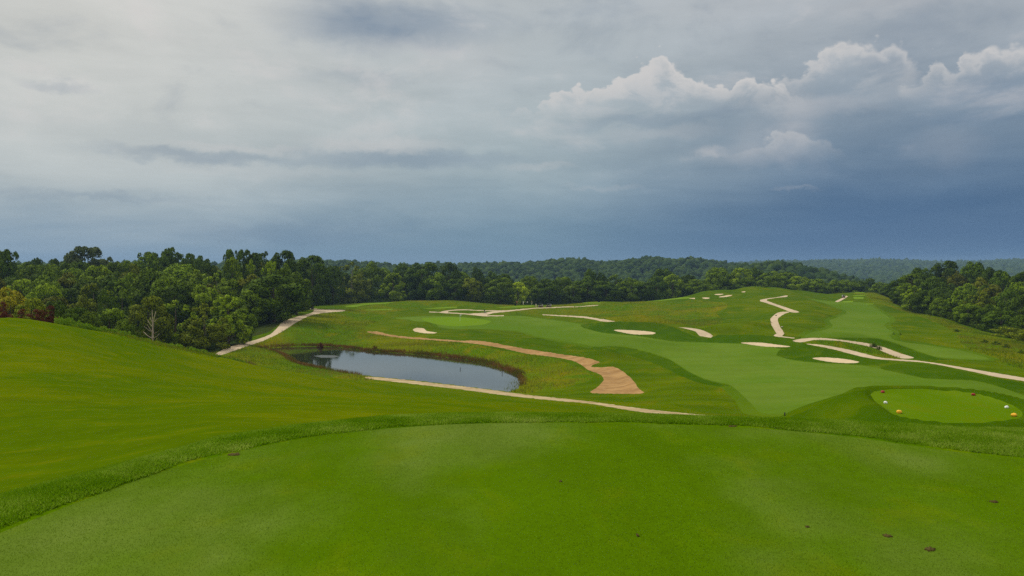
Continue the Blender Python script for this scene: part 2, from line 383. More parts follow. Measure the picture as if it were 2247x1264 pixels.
def project(pts, ymin=0):
    """photograph pixels -> (u, lnY) where the view ray meets the ground"""
    out = []
    for px, py in pts:
        u, s = ray(px, py); u = float(u); s = float(s)
        v = vfine[vfine > (math.log(ymin) if ymin > 0 else 0)]
        h = bil(HG, np.full(len(v), u), v); d = h-s*np.exp(v)
        hit = np.nonzero(d >= 0)[0]
        if len(hit) and hit[0] > 0:
            i = hit[0]; t = d[i-1]/(d[i-1]-d[i]); out.append((u, v[i-1]+t*(v[i]-v[i-1])))
        elif len(hit): out.append((u, v[hit[0]]))
        else:
            m = v < math.log(620); a = np.argmax((d/np.exp(v))[m]); out.append((u, v[m][a]))
    return np.array(out)

# ------------------------------------------------------------------ regions drawn on the ground
def stroke(pts, hw):
    p = smooth_line(pts, False, 5); t = np.gradient(p, axis=0); n = np.c_[-t[:,1], t[:,0]]
    n /= np.linalg.norm(n, axis=1)[:,None]+1e-9
    return np.vstack([p+n*hw, (p-n*hw)[::-1]]).tolist()
R = []   # (object name, class, polygon, smooth, ymin)
def reg(name, cls, pts, smooth=True, ymin=16, step=5): R.append((name, cls, pts, smooth, ymin, step))
# meadows (unmown) first, later entries win
reg('meadow', 'meadow', [(757,683),(840,682),(850,690),(835,702),(800,718),(806,727),(850,737),(960,748),(1020,753),(1062,760),(1150,778),(1212,786),(1262,803),(1290,814),(1300,828),(1285,838),(1200,855),(1158,863),(1135,861),(1068,851),(946,836),(842,826),(755,816),(654,797),(616,774),(594,762),(560,766),(547,757),(585,744),(622,725),(650,707),(680,692),(710,686)], True, 110)
reg('meadow', 'meadow', [(478,783),(485,778),(510,768),(547,757),(594,760),(620,775),(640,786),(658,800),(703,808),(755,817),(807,826),(830,832),(800,836),(700,825),(600,808),(530,794)], True, 105)
reg('meadow', 'meadow', [(150,712),(200,722),(300,748),(400,772),(478,785),(476,776),(545,742),(600,722),(640,700),(640,672),(500,650),(150,650)], False, 60)
reg('meadow', 'meadow', [(785,672),(835,665),(910,659),(987,658),(1050,663),(1130,667),(1130,671),(1080,672.5),(1030,671.5),(990,673),(930,676),(900,680),(840,685),(757,682.5),(757,680)], True, 200)
reg('meadow', 'meadow', [(1210,665),(1262,662),(1325,664),(1350,664.5),(1400,661.5),(1430,662),(1500,662),(1517,657),(1550,660),(1597,666),(1594,676),(1572,686),(1587,702),(1575,714),(1537,715),(1475,711),(1400,706),(1350,704),(1312,698),(1262,692.6),(1190,690),(1120,690),(1115,687),(1135,681),(1200,677)], True, 200)
reg('meadow', 'meadow', [(1785,748),(1835,748.5),(1885,757),(1922,766),(1947,777),(1977,786),(1940,784),(1897,774),(1847,762),(1800,755)], True, 110)
reg('meadow', 'meadow', [(1860,641),(1910,640),(1935,646),(1965,655),(2035,690),(2085,706),(2160,731),(2247,755),(2500,830),(2500,860),(2247,812),(2185,793),(2147,776),(2110,753),(2095,731),(2060,711),(2010,692),(1935,667),(1900,650)], True, 100)
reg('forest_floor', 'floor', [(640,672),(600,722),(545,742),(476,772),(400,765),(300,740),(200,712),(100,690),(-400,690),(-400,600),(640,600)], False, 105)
# fairways
reg('fairway', 'fairway', [(869,699),(900,695.5),(975,693.5),(1010,695),(1050,699),(1085,695),(1112,693),(1150,694),(1200,701),(1270,711),(1290,722),(1325,731),(1400,738),(1475,749),(1550,752),(1625,755),(1690,762),(1713,768),(1703,779),(1737,790),(1800,797),(1862,800),(1922,807),(1985,822),(2035,831),(2135,836),(2185,847),(2247,868),(2300,890),(2260,884),(2235,876),(2135,856),(2010,853),(1922,853),(1860,862),(1810,882),(1757,906),(1672,906),(1645,882),(1617,856),(1600,844),(1550,832),(1512,815),(1475,791),(1440,777),(1400,766),(1362,759),(1300,760),(1275,754),(1225,747),(1175,737),(1150,729),(1075,722),(1000,722),(962,717),(952,707),(910,705),(897,701)], True, 60)
reg('fairway', 'fairway', [(1779,656),(1835,662),(1897,665),(1917,675),(1942,690),(1954,702),(1941,712),(1947,722),(1960,728),(1956,742),(1985,751),(2035,757),(2110,770),(2170,787),(2140,789),(2057,783),(2006,767),(1958,750),(1925,742),(1885,740.5),(1785,739.5),(1765,739),(1777,730),(1810,724),(1828,714),(1819,704),(1840,695),(1858,684),(1835,675),(1810,665)], True, 100)
reg('putting_green', 'green', [(925,699),(960,696.5),(1000,696),(1050,700),(1078,705),(1060,712),(1000,716),(962,712),(935,705)], True, 200)
for q in ([(930,677),(975,674),(1003,673.3),(1003,675),(960,677.3)], [(797,680.3),(830,678.5),(862,678),(862,679.6),(810,681)], [(757,672),(790,667),(830,664.5),(862,663.5),(850,666),(800,669.5),(780,673.5)],
          [(1087,675),(1130,672),(1170,670.3),(1172,672),(1140,674.5)], [(1268,665),(1290,663.8),(1320,664),(1315,666)], [(1410,661),(1430,657),(1460,654),(1510,652),(1518,654),(1480,657),(1440,660.5)],
          [(1876,642),(1900,641.5),(1899,643),(1876,643.4)], [(1872,648),(1898,647.6),(1898,649),(1872,649.3)], [(1873,652),(1895,652),(1895,655.5),(1873,655.5)], [(1850,661),(1872,660.3),(1871,663),(1848,663)], [(1900,666.3),(1917,666),(1917,667.5),(1900,667.5)]):
    reg('tee_ground', 'tee_far', q, False, 200, 3)
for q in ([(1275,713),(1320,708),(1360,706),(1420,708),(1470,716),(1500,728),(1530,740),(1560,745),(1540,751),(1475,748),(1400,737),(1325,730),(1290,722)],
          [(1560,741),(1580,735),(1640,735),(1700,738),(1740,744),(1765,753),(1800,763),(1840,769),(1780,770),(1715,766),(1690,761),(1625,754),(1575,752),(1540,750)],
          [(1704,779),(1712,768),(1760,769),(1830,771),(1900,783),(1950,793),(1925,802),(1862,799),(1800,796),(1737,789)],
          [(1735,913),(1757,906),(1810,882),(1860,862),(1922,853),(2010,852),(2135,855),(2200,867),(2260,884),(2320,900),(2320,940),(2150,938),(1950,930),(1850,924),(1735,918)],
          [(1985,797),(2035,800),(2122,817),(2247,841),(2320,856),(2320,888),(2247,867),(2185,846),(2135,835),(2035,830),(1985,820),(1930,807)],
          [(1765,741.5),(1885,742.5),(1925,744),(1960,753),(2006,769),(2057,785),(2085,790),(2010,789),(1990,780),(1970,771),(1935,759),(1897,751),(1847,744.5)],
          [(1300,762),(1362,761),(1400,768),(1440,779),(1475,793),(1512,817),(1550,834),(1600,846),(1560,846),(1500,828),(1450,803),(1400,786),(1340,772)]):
    reg('long_shaded_rough', 'rough_shade', q, True, 36)  # longer rough; the shade of mound and bank faces is put into its colour
# sand
for q in ([(906,723.7),(912,720),(930,720.5),(936,726),(960,730),(955,731.7),(930,731),(910,727.5)], [(1347,724.5),(1375,724),(1420,727),(1439,730.5),(1432,733.4),(1400,734),(1375,731.3)],
          [(1626,752),(1670,752),(1710,757),(1734,760),(1725,761.7),(1687,761),(1655,757.5)], [(1783,786),(1805,784.3),(1847,787),(1885,793.7),(1875,796.7),(1835,795.7),(1802,791)],
          [(1567,646.3),(1575,644.8),(1588,645),(1578,647.5)], [(1577,651.8),(1595,648),(1608,647.3),(1600,650.2),(1582,652.6)], [(1512,654.8),(1525,653.3),(1524,656)], [(1540,653.7),(1550,652.5),(1558,654.5),(1548,656)], [(1626,640.6),(1636,639),(1634,641.4)]):
    reg('bunker', 'bunker', q, True, 110, 3)
reg('waste_bunker', 'waste', [(806,727.5),(830,728),(850,733),(885,738),(960,744),(1016,748),(1037,747),(1075,751),(1150,765),(1200,772.5),(1250,780),(1290,786),(1316,795),(1300,801),(1297,805),(1320,806),(1345,805),(1364,813),(1387,832),(1400,851),(1413,861),(1400,864),(1300,863),(1294,860),(1311,850),(1325,832),(1315,821),(1290,811),(1275,800),(1250,790),(1212,783),(1150,775),(1112,766),(1062,757),(1016,751.5),(960,747.5),(885,742),(840,736),(806,729)], True, 95, 4)
reg('gravel_path', 'dampath', [(800,827),(842,828.8),(946,840),(1050,852),(1154,866),(1240,875),(1295,881),(1421,898),(1546,910.5),(1667,917),(1667,919),(1546,915),(1421,906),(1295,886),(1240,881),(1120,869),(1015,855),(894,841),(807,831)], True, 55, 4)
# cart paths
P_ = [[(472,777),(510,759),(560,746),(592,734),(608,720),(620,707),(645,697),(685,686),(690,681),(675,678),(640,676.4),(640,674.6),(685,677),(710,679),(757,680.3),(757,682.6),(710,687),(680,693),(650,708),(622,726),(585,745),(547,758),(485,779)]]
P_ += [stroke([(942,684.5),(966,685.2),(975,684),(985,681.6),(1008,680),(1028,680),(1057,681.4),(1106,682)], .8), [(964,686),(975,682),(992,680.3),(984,683.5),(983,685.5),(984,687.7),(974,687.3)],
       stroke([(983,686.5),(1008,688),(1028,689.3),(1047,691.5),(1067,693),(1106,692.8)], 1), [(1028,689),(1040,687.6),(1062,686.3),(1080,683.5),(1106,681.3),(1125,680),(1160,676.8),(1160,678.8),(1125,682.7),(1095,685.7),(1080,687.7),(1069,691),(1067,694.2),(1047,692.5)],
       stroke([(1159,677.8),(1172,676.5),(1210,675),(1241,673.6),(1260,673.3)], .8), stroke([(1262,673.4),(1277,672.3),(1297,670.9),(1313,669.7)], .6)]
P_ += [[(1190,689.8),(1225,691.6),(1262,693.2),(1290,695.3),(1312,699),(1349,705),(1325,705.6),(1300,700.7),(1275,697),(1225,693.5),(1190,691.2)],
       [(1489,718),(1520,720.3),(1545,726),(1565,737),(1560,741),(1534,736),(1527,728),(1508,722)],
       [(1728,648.4),(1718,649.3),(1706,652),(1682,655),(1668,658.2),(1667,660.7),(1675,663),(1706,673.3),(1737,685.3),(1754,684.8),(1737,678.4),(1706,668.2),(1682,659),(1690,655.7),(1718,652.2),(1728,651.2)],
       [(1734,684.2),(1713,684.7),(1702,688.6),(1691,699),(1691,709),(1698,723),(1704,732),(1698,736.6),(1706,739),(1743,742.4),(1743,741),(1716,737.5),(1721,732),(1712,716.8),(1706.5,701),(1712,695),(1723,688)],
       [(1739,747.5),(1767,742.3),(1805,741.8),(1847,745.8),(1897,752.3),(1935,760.8),(1972,774),(2005,785),(1977,785.8),(1947,775.5),(1922,765),(1885,755.7),(1835,747.6),(1790,746),(1770,749),(1757,751.3)],
       [(1769,754.7),(1797,756),(1847,764),(1897,776),(1935,785),(2010,791),(2060,797.5),(2135,810),(2185,818.5),(2247,829),(2420,862),(2420,873),(2247,836.5),(2185,826.5),(2122,813),(2035,796.5),(1972,791.3),(1922,787.7),(1885,781.3),(1835,768),(1797,760)],
       [(1832,662),(1846,655),(1857,649),(1861,650.5),(1846,659.5),(1838,662.5)]]
for q in P_: reg('cart_path', 'path', q, False, 80, 4)
reg('lower_tee', 'lowtee', None)
polys = []
rj = np.random.default_rng(3)
for name, cls, pts, smo, ymin, step in R:
    if cls == 'lowtee':
        q = np.c_[LTW[:,0]/LTW[:,1], np.log(LTW[:,1])]
    else:
        a = smooth_line(pts, True, step) if smo else smooth_line(pts, True, step)
        jt = {'path':.30,'waste':.55,'dampath':.45,'bunker':.25,'meadow':.9,'rough_shade':.8}.get(cls, .15)
        q = project(a+rj.normal(0, jt, a.shape)*np.array([1, .6]), ymin)
    if cls == 'fairway':        # a strip cut a little longer runs round each fairway
        Wq = np.c_[q[:,0]*np.exp(q[:,1]), np.exp(q[:,1])]; tg = np.roll(Wq, -2, 0)-np.roll(Wq, 2, 0)
        ar_ = (Wq[:,0]*np.roll(Wq[:,1], -1)-Wq[:,1]*np.roll(Wq[:,0], -1)).sum(); nn_ = np.c_[tg[:,1], -tg[:,0]]*(1 if ar_ > 0 else -1)
        nn_ /= np.linalg.norm(nn_, axis=1)[:,None]+1e-9; Wo = Wq+nn_*1.5
        polys.append(['first_cut', 'fringe', np.c_[Wo[:,0]/Wo[:,1], np.log(Wo[:,1])]])
    polys.append([name, cls, q])
# tee strip behind the path on the foreground tee and collar
vE = np.log(YE); 
UTp = np.vstack([np.c_[ue, vE], [[6, vE[-1]], [6, math.log(2.0)], [-6, math.log(2.0)], [-6, vE[0]]]])
COp = np.vstack([np.c_[uc, np.log(YC)], [[6, math.log(YC[-1])], [6, math.log(2.0)], [-6, math.log(2.0)], [-6, math.log(YC[0])]]])
def dens(p, k=.02):
    o = []
    for i in range(len(p)):
        a, b = p[i], p[(i+1) % len(p)]; n = max(1, int(np.hypot(*(b-a))/k))
        for j in range(n): o.append(a+(b-a)*j/n)
    return np.array(o)
UTs = smooth_line(np.c_[ue, vE], False, .02); COs = smooth_line(np.c_[uc, np.log(YC)], False, .02)
polys.insert(0, ['tee_collar', 'collar', np.vstack([COs, [[6, COs[-1,1]], [6, math.log(2.0)], [-6, math.log(2.0)], [-6, COs[0,1]]]])])
polys.insert(1, ['tee_box', 'tee', np.vstack([UTs, [[6, UTs[-1,1]], [6, math.log(2.0)], [-6, math.log(2.0)], [-6, UTs[0,1]]]])])
print('terrain', time.time()-T0)

# one triangulation for all regions, so their borders meet exactly
KV = .25
pts = [Vector((a, b*KV)) for a, b in zip(UG.ravel(), VG.ravel())]
edges = []
for name, cls, q in polys:
    k0 = len(pts); q = q[np.r_[True, np.abs(np.diff(q, axis=0)).sum(1) > 1e-5]]
    pts += [Vector((float(a), float(b)*KV)) for a, b in q]
    n = len(q); edges += [(k0+i, k0+(i+1) % n) for i in range(n)]
cv, ce, cf, *_ = delaunay_2d_cdt(pts, edges, [], 0, 1e-6, False)
cv = np.array([(p[0], p[1]/KV) for p in cv]); cf = np.array(cf)
Yv = np.exp(cv[:,1]); GV = np.c_[cv[:,0]*Yv, Yv, bil(HG, cv[:,0], cv[:,1])]
cen = cv[cf].mean(1)
for name, cls, q in polys:      # sand lies in hollows
    if cls in ('bunker', 'waste'):
        W = np.c_[q[:,0]*np.exp(q[:,1]), np.exp(q[:,1])]; x0, y0 = W.min(0); x1, y1 = W.max(0)
        ii = np.nonzero((GV[:,0] > x0) & (GV[:,0] < x1) & (GV[:,1] > y0) & (GV[:,1] < y1))[0]
        if len(ii): GV[ii,2] -= np.where(in_poly(GV[ii,0], GV[ii,1], W), .30*sst(dist_poly(GV[ii,0], GV[ii,1], W), 0, 2.0), 0)
owner = np.full(len(cf), -1)
for i, (name, cls, q) in enumerate(polys):
    owner[in_poly(cen[:,0], cen[:,1], q)] = i
print('cdt', len(cf), time.time()-T0)

# ------------------------------------------------------------------ materials
def new_mat(name):
    m = bpy.data.materials.new(name); m.use_nodes = True; m.node_tree.nodes.clear(); return m
class NB:
    """small node builder reused for every material"""
    def __init__(s, m): s.t = m.node_tree
def use(m):
    global NT; NT = m.node_tree
def finish(col, rough=.9, spec=.15, bump=None, bstr=.3, bdist=.05, trans=None, metal=0, sheen=0):
    b = N('ShaderNodeBsdfPrincipled'); setin(b.inputs['Base Color'], col); setin(b.inputs['Roughness'], rough)
    b.inputs['Specular IOR Level'].default_value = spec; b.inputs['Metallic'].default_value = metal
    if bump is not None:
        bn = N('ShaderNodeBump'); bn.inputs['Strength'].default_value = bstr; bn.inputs['Distance'].default_value = bdist
        L(bump, bn.inputs['Height']); L(bn.outputs[0], b.inputs['Normal'])
    o = N('ShaderNodeOutputMaterial')
    if trans:
        t = N('ShaderNodeBsdfTranslucent'); setin(t.inputs[0], trans[1]); mm = N('ShaderNodeMixShader'); mm.inputs[0].default_value = trans[0]
        L(b.outputs[0], mm.inputs[1]); L(t.outputs[0], mm.inputs[2]); L(mm.outputs[0], o.inputs[0])
    else: L(b.outputs[0], o.inputs[0])
    return b
def rgb(r, g, b): return (r, g, b, 1)
def pos(): return N('ShaderNodeNewGeometry').outputs['Position']
def grass(name, base, alt, dry, big=.05, med=.35, fine=5, dry_amt=.25, alt_amt=.7, stripes=None, stretch=(1,1,1), bstr=.4, bdist=.04, contrast=.35, spots=0):
    m = new_mat(name); use(m); p = pos(); ps = VM('MULTIPLY', p, stretch)
    nb = NOISE(ps, big, 4, .6); nm = NOISE(ps, med, 5, .62, .4); nf = NOISE(p, fine, 4, .7); nf2 = NOISE(p, fine*6, 3, .7)
    c = MIX(MR(nb, .38, .64, 0, alt_amt), base, alt)
    c = MIX(MR(nm, .5, .72, 0, dry_amt), c, dry)
    if stripes:
        (ax, ay, wl, st) = stripes
        d = VM('DOT_PRODUCT', VM('ADD', p, COMB(M('MULTIPLY', nb, 6), 0.0)), (ax*6.283/wl, ay*6.283/wl, 0))
        sw = MR(M('SINE', d), -.4, .4, 1-st, 1+st)
        c = MIX(1.0, c, COMB(sw, sw, sw), 'MULTIPLY')
    f = M('ADD', M('MULTIPLY_ADD', nf, contrast, 1-contrast/2), M('MULTIPLY_ADD', nm, contrast, -contrast/2))
    f = M('ADD', f, M('MULTIPLY_ADD', nf2, contrast, -contrast/2))
    c = MIX(1.0, c, COMB(f, f, f), 'MULTIPLY')
    if spots:
        ns = NOISE(p, 2.2, 3, .75)
        c = MIX(MR(ns, .70, .76, 0, spots), c, rgb(.17, .12, .05))
    finish(c, 1.0, 0.0, bump=M('ADD', nf, M('MULTIPLY', nm, 1.5)), bstr=bstr, bdist=bdist)
    return m
MAT = {}
MAT['tee'] = grass('mown_tee_turf', rgb(0.06772,0.1354,0.001), rgb(0.121,0.1741,0.026), rgb(0.118,0.1499,0.002), .26, .9, 9, .45, .95, (1,.12,1.5,.028), (1,.6,1), .25, .008, .34)
MAT['collar'] = grass('collar_turf', rgb(0.05748,0.1288,0.0007), rgb(0.0836,0.1568,0.00105), rgb(0.1463,0.1456,0.0035), .5, 1.8, 16, .5, .8, None, (1,1,1), .6, .03, .6)
MAT['slope'] = grass('mown_slope_turf', rgb(0.06612,0.1154,0.001), rgb(0.1058,0.1374,0.001), rgb(0.1488,0.1294,0.003), .07, .85, 5, .32, .85, (.35,.94,3.6,.018), (.75,1,1), .5, .05, .55, spots=.55)
MAT['rough'] = grass('mown_rough_turf', rgb(0.05434,0.104,0.00105), rgb(0.08987,0.13,0.0014), rgb(0.1411,0.13,0.0035), .04, .18, 1.8, .50, .9, (.5,.87,6.5,.06), (1,.7,1), .5, .10, .46)
MAT['fairway'] = grass('fairway_turf', rgb(.088,.156,.010), rgb(.118,.184,.019), rgb(.070,.145,.008), .04, .13, 1.4, .65, .8, (.3,.95,7.0,.022), (1,.55,1), .3, .06, .28)
MAT['fringe'] = grass('first_cut_turf', rgb(.068,.128,.004), rgb(.092,.150,.006), rgb(.075,.125,.003), .06, .25, 1.6, .5, .7, None, (1,.7,1), .4, .06, .4)
MAT['rough_shade'] = grass('long_rough_painted_shade', rgb(0.0391,0.0902,0.001), rgb(0.0598,0.1078,0.001), rgb(0.08625,0.121,0.002), .06, .25, 1.8, .5, .6, None, (1,.7,1), .5, .12, .46)  # rough green darkened to carry painted slope shade as well as longer grass
MAT['green'] = grass('putting_green_turf', rgb(0.1235,0.215,0.0077), rgb(0.133,0.22,0.0098), rgb(0.095,0.19,0.0042), .04, .2, 2, .3, .7, None, (1,1,1), .1, .02, .14)
MAT['tee_far'] = grass('far_tee_turf', rgb(0.1425,0.23,0.01575), rgb(0.133,0.22,0.01225), rgb(0.114,0.2,0.007), .1, .3, 2, .3, .7, None, (1,1,1), .1, .02, .1)
MAT['lowtee'] = grass('lower_tee_turf', rgb(0.0855,0.16,0.0021), rgb(0.1092,0.18,0.0056), rgb(0.09975,0.135,0.00175), .15, .6, 5, .6, .8, None, (1,.5,1), .25, .02, .30)
MAT['meadow'] = grass('unmown_meadow_grass', rgb(0.07106,0.1378,0.00175), rgb(0.138,0.1484,0.0028), rgb(0.1672,0.1219,0.0042), .045, .2, 1.3, .65, .9, None, (1,.6,1), .8, .2, .55)
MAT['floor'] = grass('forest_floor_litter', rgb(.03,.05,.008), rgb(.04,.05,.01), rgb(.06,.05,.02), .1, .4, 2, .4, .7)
MAT['hills'] = grass('hill_ground', rgb(.03,.06,.012), rgb(.04,.07,.015), rgb(.05,.07,.02), .01, .05, .2, .3, .5)
def sandmat(name, a, b, c_, streak=(1,1,1), sc1=.25, rakes=False):
    m = new_mat(name); use(m); p = pos(); ps = VM('MULTIPLY', p, streak)
    n1 = NOISE(ps, sc1, 5, .6); n2 = NOISE(p, 3, 5, .7); n3 = NOISE(ps, sc1*5, 4, .65)
    c = MIX(MR(n1, .4, .62), a, b); c = MIX(MR(n3, .52, .7, 0, .7), c, c_)
    f = M('MULTIPLY_ADD', n2, .35, .825); c = MIX(1.0, c, COMB(f, f, f), 'MULTIPLY')
    finish(c, .95, .1, bump=M('ADD', n2, n3), bstr=.4, bdist=.05); return m
MAT['path'] = sandmat('pale_gravel', rgb(.48,.375,.245), rgb(.54,.425,.28), rgb(.38,.29,.18))
MAT['bunker'] = sandmat('white_bunker_sand', rgb(.55,.42,.26), rgb(.60,.47,.29), rgb(.48,.37,.22))
MAT['waste'] = sandmat('orange_brown_sand', rgb(.37,.215,.078), rgb(.27,.15,.052), rgb(.50,.34,.16), (.5,1.4,1), .30)
MAT['dampath'] = sandmat('broken_sandy_gravel', rgb(.50,.39,.22), rgb(.34,.24,.11), rgb(.16,.13,.05), (.5,1,1), .8)

def mesh_obj(name, verts, tris, mat, parent=None, smooth=False, kind=None, mesh=None):
    if mesh is None:
        me = bpy.data.meshes.new(name); v = np.asarray(verts, np.float32); f = np.asarray(tris, np.int32)
        me.vertices.add(len(v)); me.vertices.foreach_set('co', v.ravel())
        me.loops.add(f.size); me.loops.foreach_set('vertex_index', f.ravel())
        me.polygons.add(len(f)); me.polygons.foreach_set('loop_start', np.arange(len(f), dtype=np.int32)*f.shape[1])
        me.polygons.foreach_set('loop_total', np.full(len(f), f.shape[1], np.int32))
        me.update(calc_edges=True)
        if smooth: me.polygons.foreach_set('use_smooth', np.ones(len(f), bool))
        if mat: me.materials.append(mat)
    else: me = mesh
    o = bpy.data.objects.new(name, me); C.objects.link(o)
    if parent: o.parent = parent
    if kind: o['kind'] = kind
    return o
def submesh(mask, name, mat, kind='structure', dz=0):
    f = cf[mask]; ids, inv = np.unique(f, return_inverse=True); v = GV[ids].copy(); v[:,2] += dz
    f = inv.reshape(f.shape); # orient up
    a, b, c = v[f[:,0]], v[f[:,1]], v[f[:,2]]
    nz = (b[:,0]-a[:,0])*(c[:,1]-a[:,1])-(b[:,1]-a[:,1])*(c[:,0]-a[:,0])
    f[nz < 0] = f[nz < 0][:,::-1]
    return mesh_obj(name, v, f, mat, smooth=True, kind=kind)
Ycen = np.exp(cen[:,1])
GROUND = {}
pl = {'tee_box':'close-mown green tee surface the camera stands on', 'tee_collar':'shaggy rough rim round the near tee', 'lower_tee':'oval mown tee pad with coloured markers',
      'gravel_path':'broken sandy gravel track along the pond dam', 'waste_bunker':'long orange sand area curving above the pond', 'putting_green':'pale putting green round the flagstick'}
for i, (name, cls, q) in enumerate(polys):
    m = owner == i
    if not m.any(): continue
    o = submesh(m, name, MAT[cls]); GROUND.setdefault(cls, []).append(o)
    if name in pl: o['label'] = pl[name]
un = owner == -1
# slope of near mown ground below the tee is its own strip, up to the dam path / knoll crest
uu = cen[:,0]
px_c = uu*F+1123.5
near = (np.interp(px_c, [0,250,500,800,1100,1400,1700], [97,100,110,128,118,92,60]) > Ycen) & (px_c < 1650)
submesh(un & near, 'mown_slope', MAT['slope'])
far_m = (Ycen > 520)
submesh(un & ~near & ~far_m, 'mown_rough', MAT['rough'])
submesh(un & ~near & far_m, 'hills', MAT['hills'])
# ground behind and beside the camera
mesh_obj('ground', [(-400,-400,ZT-.012),(400,-400,ZT-.012),(12,2.0,ZT-.012),(-12,2.0,ZT-.012)], [(0,1,2),(0,2,3)], MAT['tee'], kind='structure')

# water
m = new_mat('pond_water'); use(m); p = pos(); n1 = NOISE(VM('MULTIPLY', p, (.5,1.2,1)), 1.6, 3, .6); n2 = NOISE(p, .05, 3, .5)
rip = MR(n2, .45, .6, .004, .02)
bsd = N('ShaderNodeBsdfPrincipled'); bsd.inputs['Base Color'].default_value = rgb(.020,.024,.014); bsd.inputs['Roughness'].default_value = .04
bsd.inputs['IOR'].default_value = 1.95; bsd.inputs['Specular IOR Level'].default_value = .8
bn = N('ShaderNodeBump'); bn.inputs['Strength'].default_value = .012; bn.inputs['Distance'].default_value = .1; L(n1, bn.inputs['Height']); L(bn.outputs[0], bsd.inputs['Normal'])
o_ = N('ShaderNodeOutputMaterial'); L(bsd.outputs[0], o_.inputs[0])
cen_p = POW.mean(0); ang = POW-cen_p
big = cen_p+ang*(1+2.5/np.linalg.norm(ang, axis=1))[:,None]
pts = [Vector((float(a), float(b))) for a, b in big]
wv, we, wf, *_ = delaunay_2d_cdt(pts, [(i, (i+1) % len(pts)) for i in range(len(pts))], [], 1, 1e-6, False)
mesh_obj('pond_water', [(a[0], a[1], ZP) for a in wv], np.array([f for f in wf if len(f) == 3]), m, kind='structure')
# rippled patch where the water wells up
m = new_mat('rippled_water'); use(m); p = pos(); n1 = NOISE(p, 5, 4, .7)
bsd = N('ShaderNodeBsdfPrincipled'); bsd.inputs['Base Color'].default_value = rgb(.05,.06,.05); bsd.inputs['Roughness'].default_value = .35; bsd.inputs['IOR'].default_value = 1.36
bn = N('ShaderNodeBump'); bn.inputs['Strength'].default_value = .6; bn.inputs['Distance'].default_value = .1; L(n1, bn.inputs['Height']); L(bn.outputs[0], bsd.inputs['Normal'])
o_ = N('ShaderNodeOutputMaterial'); L(bsd.outputs[0], o_.inputs[0])
rp = proj_plane([(688,781),(705,779),(735,780),(745,782),(730,785),(705,785)], ZP+.02); rc = rp.mean(0)
mesh_obj('ripple_water', [(rc[0], rc[1], ZP+.02)]+[(a, b, ZP+.02) for a, b in rp], [(0, i+1, (i+1) % len(rp)+1) for i in range(len(rp))], m, kind='structure')

# ------------------------------------------------------------------ grass blades
def blade_mat(name, cols, trans=.2, ns=.6, wn=.3):
    m = new_mat(name); use(m); r = N('ShaderNodeNewGeometry').outputs['Random Per Island']
    n = MR(NOISE(pos(), ns, 4, .6), .3, .7, smooth=False)
    c = RAMP(M('ADD', M('MULTIPLY', r, 1-wn), M('MULTIPLY', n, wn)), [(i/(len(cols)-1), c) for i, c in enumerate(cols)])
    finish(c, .9, .0, trans=(trans, c)); return m
def blades(name, XY, hgt, wid, mat, lean=.5, kind='stuff', dz=0, gz=None):
    n = len(XY); z = (height(XY[:,0], XY[:,1]) if gz is None else gz)+dz
    h = hgt*rng.uniform(.55, 1.2, n); a = rng.uniform(0, 6.283, n); wv_ = wid*rng.uniform(.7, 1.3, n)/2
    l = lean*h*rng.uniform(0, 1, n); b = rng.uniform(0, 6.283, n)
    base = np.c_[XY, z]; side = np.c_[np.cos(a)*wv_, np.sin(a)*wv_, np.zeros(n)]
    tip = base+np.c_[np.cos(b)*l, np.sin(b)*l, h]
    v = np.stack([base-side, base+side, tip], 1).reshape(-1, 3)
    f = np.arange(3*n).reshape(-1, 3)
    return mesh_obj(name, v, f, mat, kind=kind)
# tee surface
n = 500000
u = rng.uniform(-.80, .80, n); y = np.sqrt(rng.uniform(5.6**2, 13.2**2, n)); k = y < np.interp(u, UTs[:,0], np.exp(UTs[:,1])); u, y = u[k], y[k]
pch = fbm(u*y*.9, y*.6, 3, 33); keep = rng.random(len(u)) < .8+pch
XY = np.c_[u*y, y][keep]
blades('tee_grass', XY, .010, .0040, blade_mat('tee_grass_blades', [rgb(.08,.17,.001), rgb(.11,.20,.003), rgb(.15,.24,.010), rgb(.22,.29,.05)], .4, .35, .5), 1.3)
# collar
n = 400000
u = rng.uniform(-.95, .98, n); ye = np.interp(u, UTs[:,0], np.exp(UTs[:,1])); yc = np.interp(u, COs[:,0], np.exp(COs[:,1]))
t = rng.uniform(0, 1, n)**.9; t = np.where(rng.random(n) < .16, 1+rng.exponential(.28, n), t); wob = fbm(u*ye*1.1, ye*.9, 3, 91)*.22; y = ye+.04+wob*(1-np.clip(t,0,1))+(yc+.1-ye)*t; XY = np.c_[u*y, y]
tuft = fbm(XY[:,0]*1.6, XY[:,1]*1.6, 3, 3); keep = rng.random(n) < .75+tuft; XY = XY[keep]
blades('rough_grass', XY, .048, .013, blade_mat('rough_grass_blades', [rgb(.06,.16,.001), rgb(.12,.25,.002), rgb(.21,.35,.01), rgb(.46,.52,.12)], .55, .9, .6), 1.5)

